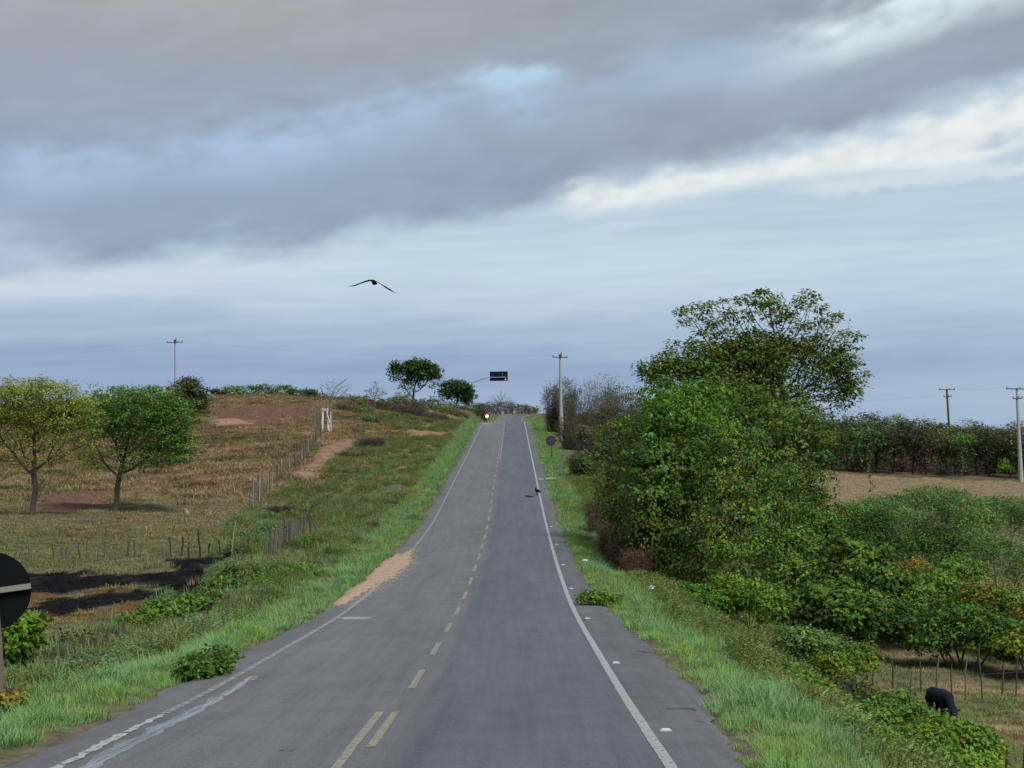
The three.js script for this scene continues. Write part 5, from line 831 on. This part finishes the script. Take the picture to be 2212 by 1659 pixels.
// ---------------------------------------------------------------- signs
{ // back of the round sign at the near left
  const d = 23.4, c = at(-20, 1277, d), b = foot(13, d), t = thing('round_sign', 'near round road sign seen from its black back, cut by the frame', 'road sign', b.clone());
  const o = c.clone().sub(b), disc = new THREE.CylinderGeometry(0.61, 0.61, 0.012, 48).rotateX(Math.PI / 2).rotateY(0.12).translate(o.x, o.y, -0.03); part(t, 'disc', disc, M.signBack);
  const q = new THREE.Quaternion().setFromEuler(new THREE.Euler(0, 0.12, 0.13)), gb = new GB(); gb.box(o.x + 0.02, o.y + 0.0, 0.03, 1.2, 0.085, 0.05, null, q); part(t, 'batten', gb.build(), M.batten);
  const g2 = new GB(), x0 = o.x + 0.12; g2.tube([V3(0.03, -0.5, 0.06), V3(0, 0.1, 0.06), V3(mix(0, x0, 0.5), o.y * 0.5, 0.07), V3(x0 - 0.05, o.y, 0.08), V3(x0 - 0.16, o.y + 0.5, 0.08)], [0.085, 0.08, 0.075, 0.07, 0.065], 8); part(t, 'post', g2.build(), M.stake);
}
{ // round sign on the right of the climb
  const d = 146, c = at(1190, 952, d), b = foot(1191.5, d), t = thing('round_sign', 'dark round road sign on a thin post beside the climbing road', 'road sign', b.clone()), o = c.clone().sub(b);
  part(t, 'disc', new THREE.CylinderGeometry(0.5, 0.5, 0.015, 40).rotateX(Math.PI / 2).translate(o.x, o.y, 0.06), std([0.028, 0.024, 0.034], 0.6)); const gb = new GB(); gb.tube([V3(0, -0.4, 0), V3(0, 0.5, 0), V3(o.x, o.y + 0.45, 0)], [0.06, 0.055, 0.045], 7); part(t, 'post', gb.build(), M.barkDark); const g2 = new GB(); g2.box(o.x, o.y, 0.078, 0.8, 0.05, 0.012); g2.box(o.x + 0.15, o.y + 0.18, 0.078, 0.3, 0.04, 0.012); part(t, 'bracket', g2.build(), std([0.07, 0.065, 0.075], 0.7));
}
{ // overhead board on a cantilever arm
  const d = 287, b = foot(1019, d), t = thing('cantilever_sign', 'dark rectangular board hung from a grey cantilever arm over the crest', 'road sign', b.clone()), L = (px, py) => at(px, py, d).sub(b);
  const gb = new GB(), p = L(1019.5, 829); gb.tube([V3(0, -0.4, 0), V3(p.x * 0.5, p.y * 0.5, 0), p], [0.17, 0.15, 0.13], 9); part(t, 'post', gb.build(), M.steel);
  const g2 = new GB(); g2.tube([L(1016, 824.5), L(1020, 827), L(1030, 823), L(1042, 818.5), L(1052, 816.3), L(1060, 815.6), L(1094, 814.8)].map((v, k) => v.setZ(k > 3 ? 0.12 : 0.04)), [0.1, 0.11, 0.1, 0.1, 0.09, 0.09, 0.08], 8); part(t, 'arm', g2.build(), M.steel);
  const c = L(1077.5, 812.6), w = 39 * d / F, h = 20.5 * d / F, q = new THREE.Quaternion().setFromEuler(new THREE.Euler(0, 0.06, 0.02)), g3 = new GB(); g3.box(c.x, c.y, -0.06, w, h, 0.05, null, q); part(t, 'board', g3.build(), M.boardBack);
  for (const [px, py, ww, hh] of [[1063.5, 819.5, 7, 3.2], [1092, 819, 2.6, 4.6]]) { const s = L(px, py), gs = new GB(); gs.box(s.x, s.y, -0.02, ww * d / F, hh * d / F, 0.012, null, q); part(t, 'sticker', gs.build(), M.sticker); }
  for (const px of [1067, 1086]) { const s = L(px, 810), gs = new GB(); gs.box(s.x, s.y, -0.005, 0.14, 0.9, 0.04, null, q); part(t, 'clamp_bar', gs.build(), std([0.06, 0.06, 0.075], 0.6)); }
}

// ---------------------------------------------------------------- studs, litter, small things on the road
[[19.2, 3.55], [28.6, 3.53], [40.5, 3.56], [51.6, 3.52], [62.1, 3.55], [73, 3.55], [84, 3.55]].forEach(([d, u], k) => {
  const s = new THREE.Shape(); s.moveTo(-0.07, 0); s.lineTo(0.07, 0); s.lineTo(0.045, 0.022); s.lineTo(-0.045, 0.022); s.closePath();
  const g = new THREE.ExtrudeGeometry(s, { depth: 0.1, bevelEnabled: true, bevelThickness: 0.006, bevelSize: 0.004, bevelSegments: 1 }).translate(0, 0, -0.05);
  const m = new THREE.Mesh(g, M.stud); m.name = numbered('road_stud'); m.position.set(roadC(d) + u, roadH(d) - 0.012 * u, -d); m.rotation.x = Math.atan(roadH(d + 0.5) - roadH(d - 0.5)); m.castShadow = m.receiveShadow = true; tag(m, ['nearest', 'second nearest', 'third nearest', 'fourth nearest', 'fifth nearest', 'sixth nearest', 'farthest'][k] + ' white stud outside the right edge line', 'road stud', 'white studs along the right edge line'); scene.add(m);
});
function crumple(seed, sx, sy, sz) { const g = new THREE.IcosahedronGeometry(1, 3), P = g.attributes.position, r = rng(seed), k = r() * 50; for (let i = 0; i < P.count; i++) { const x = P.getX(i), y = P.getY(i), z = P.getZ(i), n = 1 + 0.45 * noise3(x * 1.6 + k, y * 1.6, z * 1.6) + 0.2 * noise3(x * 4 + k, y * 4, z * 4); P.setXYZ(i, x * n * sx, y * n * sy, z * n * sz); } g.computeVertexNormals(); return g; }
[[1324, 1221, 'crumpled white bag in the grass below the rusty brush', 0.2, 0.14, 0.15, 5], [1264, 1219, 'dull white bag scrap at the gap in the right verge', 0.16, 0.1, 0.12, 6], [1168, 1035, 'bent white plastic scrap on the right shoulder of the climb', 0.32, 0.08, 0.2, 7], [1188, 1036, 'long white plastic strip lying in the right verge', 0.46, 0.09, 0.14, 8], [1409, 1280, 'pale stone scrap by the bare grey stem', 0.14, 0.1, 0.12, 9]].forEach(([px, py, label, a, b, c, s]) => {
  const p = hit(px, py + 3), m = new THREE.Mesh(crumple(s, a * 0.7, b * 0.7, c * 0.7), M.plastic); m.name = numbered('litter_scrap'); p.y = Math.max(p.y, H(p.x, -p.z)) + b * 0.75 + (px > 1170 ? 0.12 : 0.03); m.position.copy(p); m.rotation.z = s * 0.3 - 2; m.rotation.z *= 0.15; m.castShadow = true; tag(m, label, 'litter', 'white scraps along the right verge'); scene.add(m);
});
{ // low black tapered strip on the right lane, just left of the bird
  const d = 104.3, u = (1143 - CXP) / F * d - roadC(d), pts = [], g = new GB(); for (let k = 0; k <= 8; k++) pts.push(V3(mix(-0.34, 0.34, k / 8), 0.05 + 0.03 * Math.sin(k * 0.9), 0.08 * Math.sin(k * 0.5))); g.tube(pts, [0.02, 0.05, 0.06, 0.065, 0.06, 0.065, 0.055, 0.04, 0.015], 7);
  const m = new THREE.Mesh(g.build(), M.rubber); m.name = 'dark_strip'; m.position.set(roadC(d) + u, roadH(d) - 0.02, -d); m.castShadow = true; tag(m, 'black strip lying in the right lane beside the standing bird', 'tyre scrap'); scene.add(m);
}
{ // fallen branch and straw on the right bank
  const p = hit(1628, 1388), t = thing('fallen_branch', 'dark forked branch fallen on the right bank', 'branch', p), g = new GB(); g.tube([V3(-0.1, 0.02, 0), V3(0.25, 0.12, 0), V3(0.5, 0.38, 0.05), V3(0.62, 0.5, 0.05)], [0.035, 0.032, 0.024, 0.012], 6); g.tube([V3(-0.02, 0.04, 0), V3(-0.1, 0.3, 0), V3(-0.16, 0.5, 0.05)], [0.028, 0.02, 0.01], 5); g.tube([V3(0.2, 0.1, 0), V3(0.3, 0.36, -0.1)], [0.018, 0.008], 5); part(t, 'limb', g.build(), M.barkDark);
  const q = rng(77), L = []; for (let k = 0; k < 160; k++) { const h = hit(1665 + (q() - 0.5) * 60, 1412 - q() * 20); L.push({ x: h.x, d: -h.z, y: h.y, a: q() * 6.28, s: 0.9 + 0.8 * q(), w: 0.7, c: mix3([0.42, 0.29, 0.13], [0.3, 0.2, 0.1], q()) }); }
  scatter('dry_straw_tuft', 'tan straw tuft standing beside the fallen branch', 'dry grass', [tuft(51, 20, 0.45, 0.12, 0.006, 0.35)], bladeMat, L);
}

// ---------------------------------------------------------------- animals and rider: one continuous skin over tapered bones
function skin(bones, lo, hi, cell, blend = 0.05) {
  const size = Math.max(hi[0] - lo[0], hi[1] - lo[1], hi[2] - lo[2]), res = Math.ceil(size / cell) + 4, mc = new MarchingCubes(res, new THREE.MeshStandardMaterial(), false, false, 400000), ctr = [(lo[0] + hi[0]) / 2, (lo[1] + hi[1]) / 2, (lo[2] + hi[2]) / 2], half = size / 2 * 1.08;
  mc.isolation = 0; const hs = res / 2;
  for (let z = 0; z < res; z++) for (let y = 0; y < res; y++) for (let x = 0; x < res; x++) {
    const X = (x - hs) / hs * half + ctr[0], Y = (y - hs) / hs * half + ctr[1], Z = (z - hs) / hs * half + ctr[2]; let s = 0;
    for (const [a, b, ra, rb, fx] of bones) { const dx = b[0] - a[0], dy = b[1] - a[1], dz = b[2] - a[2], L = dx * dx + dy * dy + dz * dz, t = L ? clamp(((X - a[0]) * dx + (Y - a[1]) * dy + (Z - a[2]) * dz) / L) : 0; let ex = X - a[0] - t * dx; if (fx) ex /= fx; const dist = Math.hypot(ex, Y - a[1] - t * dy, Z - a[2] - t * dz) - mix(ra, rb, t); s += Math.exp(-dist / blend * 2.2); }
    mc.field[x + y * res + z * res * res] = Math.log(Math.max(s, 1e-30)) * blend / 2.2;
  }
  mc.update(); const n = mc.count, g = new THREE.BufferGeometry(), P = new Float32Array(mc.positionArray.slice(0, n * 3)), N = new Float32Array(mc.normalArray.slice(0, n * 3));
  for (let i = 0; i < n * 3; i++) P[i] = P[i] * half + ctr[i % 3];
  g.setAttribute('position', new THREE.BufferAttribute(P, 3)); g.setAttribute('normal', new THREE.BufferAttribute(N, 3)); g.setAttribute('uv', new THREE.BufferAttribute(new Float32Array(n * 2), 2)); return g;
}
{ // black cow grazing in the hollow, facing +x before turning
  const b = [];
  b.push([[-0.55, 0.98, 0], [0.1, 0.95, 0], 0.25, 0.29], [[0.1, 0.95, 0], [0.48, 0.98, 0], 0.29, 0.23], [[-0.55, 0.98, 0], [-0.68, 0.88, 0], 0.24, 0.17], [[0.0, 0.82, 0], [0.4, 0.8, 0], 0.22, 0.19]);
  b.push([[0.5, 1.0, 0], [0.88, 0.68, 0.02], 0.19, 0.13], [[0.88, 0.68, 0.02], [1.02, 0.5, 0.03], 0.12, 0.115], [[1.02, 0.5, 0.03], [1.16, 0.2, 0.03], 0.1, 0.062], [[0.96, 0.62, 0.1], [0.92, 0.6, 0.28], 0.045, 0.03], [[0.96, 0.62, -0.06], [0.92, 0.6, -0.24], 0.045, 0.03]);
  for (const s of [-1, 1]) { b.push([[0.42, 0.8, s * 0.15], [0.44, 0.45, s * 0.16], 0.12, 0.065], [[0.44, 0.45, s * 0.16], [0.43, 0.08, s * 0.16], 0.055, 0.045], [[0.43, 0.08, s * 0.16], [0.46, 0.03, s * 0.16], 0.05, 0.05]); b.push([[-0.55, 0.85, s * 0.15], [-0.46, 0.6, s * 0.17], 0.17, 0.1], [[-0.46, 0.6, s * 0.17], [-0.66, 0.4, s * 0.16], 0.09, 0.055], [[-0.66, 0.4, s * 0.16], [-0.6, 0.06, s * 0.16], 0.05, 0.045], [[-0.6, 0.06, s * 0.16], [-0.57, 0.03, s * 0.16], 0.05, 0.05]); }
  b.push([[-0.76, 1.05, 0], [-0.84, 0.7, 0.02], 0.035, 0.025], [[-0.84, 0.7, 0.02], [-0.82, 0.4, 0.03], 0.025, 0.045]);
  const m = new THREE.Mesh(skin(b, [-0.95, 0, -0.45], [1.25, 1.35, 0.45], 0.026, 0.045), M.hide), p = foot(2022, 46); m.name = 'cow'; m.position.copy(p); m.scale.setScalar(0.85); m.rotation.set(0, -1.36, 0); m.castShadow = m.receiveShadow = true; tag(m, 'black cow grazing head down in the hollow behind yellow green bushes', 'cow'); scene.add(m);
}
{ // vulture standing on the right edge line
  const b = [[[-0.2, 0.34, 0], [0.08, 0.4, 0], 0.09, 0.13], [[0.08, 0.4, 0], [0.16, 0.48, 0], 0.11, 0.06], [[0.16, 0.48, 0], [0.2, 0.58, 0], 0.045, 0.035], [[0.2, 0.58, 0], [0.24, 0.6, 0], 0.045, 0.035], [[0.25, 0.6, 0], [0.32, 0.57, 0], 0.02, 0.01], [[-0.2, 0.32, 0], [-0.42, 0.2, 0], 0.07, 0.03], [[-0.05, 0.42, 0.12], [-0.32, 0.24, 0.1], 0.07, 0.03], [[-0.05, 0.42, -0.12], [-0.32, 0.24, -0.1], 0.07, 0.03]];
  for (const s of [-1, 1]) b.push([[0, 0.3, s * 0.06], [0.03, 0.14, s * 0.06], 0.04, 0.018], [[0.03, 0.14, s * 0.06], [0, 0.02, s * 0.06], 0.015, 0.015], [[0, 0.015, s * 0.06], [0.08, 0.015, s * 0.06], 0.015, 0.01]);
  const m = new THREE.Mesh(skin(b, [-0.48, 0, -0.25], [0.36, 0.7, 0.25], 0.016, 0.02), M.feather), d = 106; m.name = 'bird'; taken.set('bird', 1); m.position.set((1160 - CXP) / F * d, roadH(d) - 0.04, -d); m.rotation.y = 2.3; m.scale.setScalar(0.85); m.castShadow = true; tag(m, 'black vulture standing hunched on the right edge line', 'bird'); scene.add(m);
}
{ // small dark bird in the near left grass
  const b = [[[-0.12, 0.2, 0], [0.06, 0.24, 0], 0.07, 0.09], [[0.06, 0.26, 0], [0.12, 0.34, 0], 0.05, 0.04], [[0.12, 0.34, 0], [0.2, 0.34, 0], 0.03, 0.012], [[-0.12, 0.2, 0], [-0.32, 0.3, 0], 0.045, 0.02], [[0, 0.15, 0.03], [0, 0.0, 0.03], 0.02, 0.014], [[0, 0.15, -0.03], [0, 0.0, -0.03], 0.02, 0.014]];
  const p = hit(447, 1336), m = new THREE.Mesh(skin(b, [-0.36, 0, -0.15], [0.24, 0.42, 0.15], 0.012, 0.016), M.feather); m.name = numbered('bird'); m.position.copy(p); m.position.y += 0.1; m.rotation.y = 0.3; m.castShadow = true; tag(m, 'small black bird perched in the near left grass', 'bird'); scene.add(m);
}
{ // vulture gliding across the sky
  const d = 45, o = at(806, 607, d), s = d / F, b = [[[-0.02, -0.02, 0.25], [0, 0, -0.15], 0.05, 0.085], [[0, 0, -0.15], [0.0, -0.02, -0.42], 0.08, 0.03], [[-0.02, -0.02, 0.25], [-0.03, -0.03, 0.36], 0.05, 0.035], [[-0.03, -0.03, 0.36], [-0.03, -0.045, 0.43], 0.03, 0.012], [[0, -0.01, -0.38], [0.0, -0.02, -0.58], 0.05, 0.07, 1.6]];
  const body = skin(b, [-0.2, -0.2, -0.65], [0.2, 0.2, 0.45], 0.016, 0.02).scale(0.72, 0.66, 0.85);
  const wing = (line) => { // stations: x px, y px, chord, thickness, pitch
    const pos = [], idx = [], ring = 10; line.forEach(([x, y, ch, th, tw], k) => { for (let q = 0; q < ring; q++) { const a = q / ring * 6.2832, cz = Math.cos(a) * ch / 2 - 0.04 - k * 0.02, cy = Math.sin(a) * th * (0.6 + 0.4 * Math.cos(a)); pos.push(x * s, -y * s + cy * Math.cos(tw) - cz * Math.sin(tw), cz * Math.cos(tw) + cy * Math.sin(tw)); if (k) { const A = (k - 1) * ring + q, B = (k - 1) * ring + (q + 1) % ring; idx.push(A, B, B + ring, A, B + ring, A + ring); } } });
    const g = new THREE.BufferGeometry(); g.setAttribute('position', new THREE.Float32BufferAttribute(pos, 3)); g.setIndex(idx); g.computeVertexNormals(); g.setAttribute('uv', new THREE.Float32BufferAttribute(new Float32Array(pos.length / 3 * 2), 2)); return g.toNonIndexed(); };
  const left = wing([[2, 0, 0.34, 0.03, 0.02], [-8, -1.5, 0.38, 0.022, 0.03], [-18, 1, 0.4, 0.018, 0.05], [-30, 5.5, 0.42, 0.016, 0.09], [-40, 9.5, 0.36, 0.014, 0.07], [-48, 10.5, 0.24, 0.01, 0.04], [-54, 9.5, 0.08, 0.006, 0.0]]), right = wing([[-2, 0, 0.34, 0.03, 0.02], [8, 1.5, 0.38, 0.022, 0.05], [17, 7, 0.4, 0.018, 0.1], [27, 14, 0.42, 0.016, 0.2], [36, 20, 0.38, 0.014, 0.22], [45, 24.5, 0.24, 0.01, 0.15], [53, 27.5, 0.07, 0.006, 0.05]]);
  const m = new THREE.Mesh(mergeGeometries([body, left, right]), M.feather); m.name = numbered('bird'); m.position.copy(o); m.castShadow = true; tag(m, 'vulture gliding with bent wings against the grey sky', 'bird'); scene.add(m);
}
{ // oncoming motorcycle and rider
  const d = 238, x = (1052 - CXP) / F * d, p = V3(x, roadH(d), -d), red = std([0.35, 0.03, 0.02], 0.35), bike = thing('motorcycle', 'red oncoming motorcycle with its headlight on near the crest', 'motorcycle', p.clone()), rise = Math.atan((roadH(d + 1) - roadH(d - 1)) / 2);
  const P = (name, g, m, par = bike) => part(par, name, g, m);
  for (const z of [0.66, -0.66]) { const w = P('wheel', new THREE.TorusGeometry(0.27, 0.05, 10, 24).rotateY(Math.PI / 2).translate(0, 0.32, z), M.rubber); const rim = new GB(); rim.geo(new THREE.TorusGeometry(0.22, 0.018, 6, 24).rotateY(Math.PI / 2).translate(0, 0.32, z)); for (let k = 0; k < 8; k++) { const a = k / 8 * 6.283; rim.tube([V3(0, 0.32, z), V3(0, 0.32 + Math.sin(a) * 0.22, z + Math.cos(a) * 0.22)], 0.006, 3); } part(w, 'rim', rim.build(), M.steel); }
  const fk = new GB(); for (const s of [-1, 1]) fk.tube([V3(s * 0.09, 0.32, 0.66), V3(s * 0.1, 1.0, 0.42)], 0.025, 6); P('fork', fk.build(), M.steel);
  P('handlebar', new GB().tube([V3(-0.38, 1.05, 0.28), V3(-0.2, 1.1, 0.38), V3(0.2, 1.1, 0.38), V3(0.38, 1.05, 0.28)], 0.018, 6).build(), M.darkSteel);
  P('tank', new THREE.SphereGeometry(1, 16, 12).scale(0.16, 0.16, 0.3).translate(0, 0.88, 0.12), red); P('seat', new THREE.SphereGeometry(1, 14, 10).scale(0.15, 0.07, 0.4).translate(0, 0.82, -0.42), M.rubber);
  const en = new GB(); en.box(0, 0.5, 0.05, 0.28, 0.34, 0.4); en.geo(new THREE.CylinderGeometry(0.1, 0.1, 0.3, 12).translate(0, 0.7, 0.12)); P('engine', en.build(), M.steel); const fr = new GB(); fr.tube([V3(0, 1.0, 0.4), V3(0, 0.35, 0.28), V3(0, 0.32, -0.3), V3(0, 0.75, -0.5)], 0.03, 6); fr.tube([V3(0, 0.32, -0.66), V3(0, 0.5, -0.2)], 0.03, 6); P('frame', fr.build(), M.darkSteel);
  P('mudguard', new THREE.TorusGeometry(0.34, 0.06, 8, 16, 2).rotateZ(0.5).rotateY(-Math.PI / 2).translate(0, 0.32, 0.66), red); P('fairing', new THREE.SphereGeometry(1, 16, 12).scale(0.2, 0.22, 0.1).translate(0, 1.02, 0.5), red);
  for (const s of [-1, 1]) P('mirror', new GB().tube([V3(s * 0.3, 1.08, 0.32), V3(s * 0.36, 1.24, 0.3)], 0.008, 4).geo(new THREE.SphereGeometry(1, 8, 6).scale(0.06, 0.04, 0.015).translate(s * 0.37, 1.26, 0.3)).build(), M.darkSteel);
  const glow = new THREE.MeshStandardMaterial({ color: 0x111111, emissive: new THREE.Color(1, 0.72, 0.32), emissiveIntensity: 2.2, roughness: 0.3 }); P('headlight', new THREE.SphereGeometry(1, 20, 14).scale(0.22, 0.22, 0.08).translate(0, 1.0, 0.61), glow);
  const lamp = new THREE.SpotLight(new THREE.Color(1, 0.86, 0.58), 8, 0, 0.5, 0.6, 2); lamp.position.set(0, 1.0, 0.72); lamp.target.position.set(0.3, 0.2, 12); lamp.castShadow = true; lamp.shadow.radius = 5; lamp.name = 'headlight_beam'; bike.add(lamp, lamp.target);
  bike.rotation.x = rise * 1;
  // rider
  const b = [[[0, 0.95, -0.3], [0, 1.2, -0.25], 0.16, 0.17], [[0, 1.2, -0.25], [0, 1.42, -0.16], 0.18, 0.15], [[0, 1.42, -0.16], [0, 1.55, -0.1], 0.08, 0.065], [[0, 1.6, -0.08], [0, 1.68, -0.07], 0.1, 0.105]];
  for (const s of [-1, 1]) { b.push([[s * 0.17, 1.4, -0.17], [s * 0.36, 1.2, 0.02], 0.075, 0.055], [[s * 0.36, 1.2, 0.02], [s * 0.35, 1.07, 0.27], 0.05, 0.038], [[s * 0.35, 1.07, 0.27], [s * 0.34, 1.06, 0.33], 0.045, 0.035]); b.push([[s * 0.1, 0.92, -0.28], [s * 0.24, 0.86, 0.12], 0.11, 0.08], [[s * 0.24, 0.86, 0.12], [s * 0.2, 0.45, 0.0], 0.075, 0.05], [[s * 0.2, 0.42, 0.0], [s * 0.2, 0.36, 0.16], 0.055, 0.045]); }
  const g = skin(b, [-0.5, 0.25, -0.55], [0.5, 1.85, 0.5], 0.022, 0.03), col = new Float32Array(g.attributes.position.count * 3), c1 = [0.28, 0.07, 0.04], c2 = [0.03, 0.035, 0.06], c3 = [0.3, 0.17, 0.11]; for (let i = 0; i < g.attributes.position.count; i++) { const y = g.attributes.position.getY(i), X = Math.abs(g.attributes.position.getX(i)), z = g.attributes.position.getZ(i); col.set(y > 1.5 ? c3 : z > 0.25 && y > 0.98 && X > 0.25 ? c3 : y > 0.97 ? c1 : c2, i * 3); } g.setAttribute('color', new THREE.BufferAttribute(col, 3));
  const person = thing('person', 'rider in a reddish jacket sitting on the oncoming motorcycle', 'person', p.clone()); person.rotation.x = rise; part(person, 'body', g, new THREE.MeshStandardMaterial({ vertexColors: true, roughness: 0.85 }));
  const hel = new GB(); hel.geo(new THREE.SphereGeometry(0.145, 18, 14, 0, 6.2832, 0, 2.0).translate(0, 1.68, -0.07)); part(person, 'helmet', hel.build(), std([0.05, 0.04, 0.045], 0.3));
}
renderer.render(scene, camera);
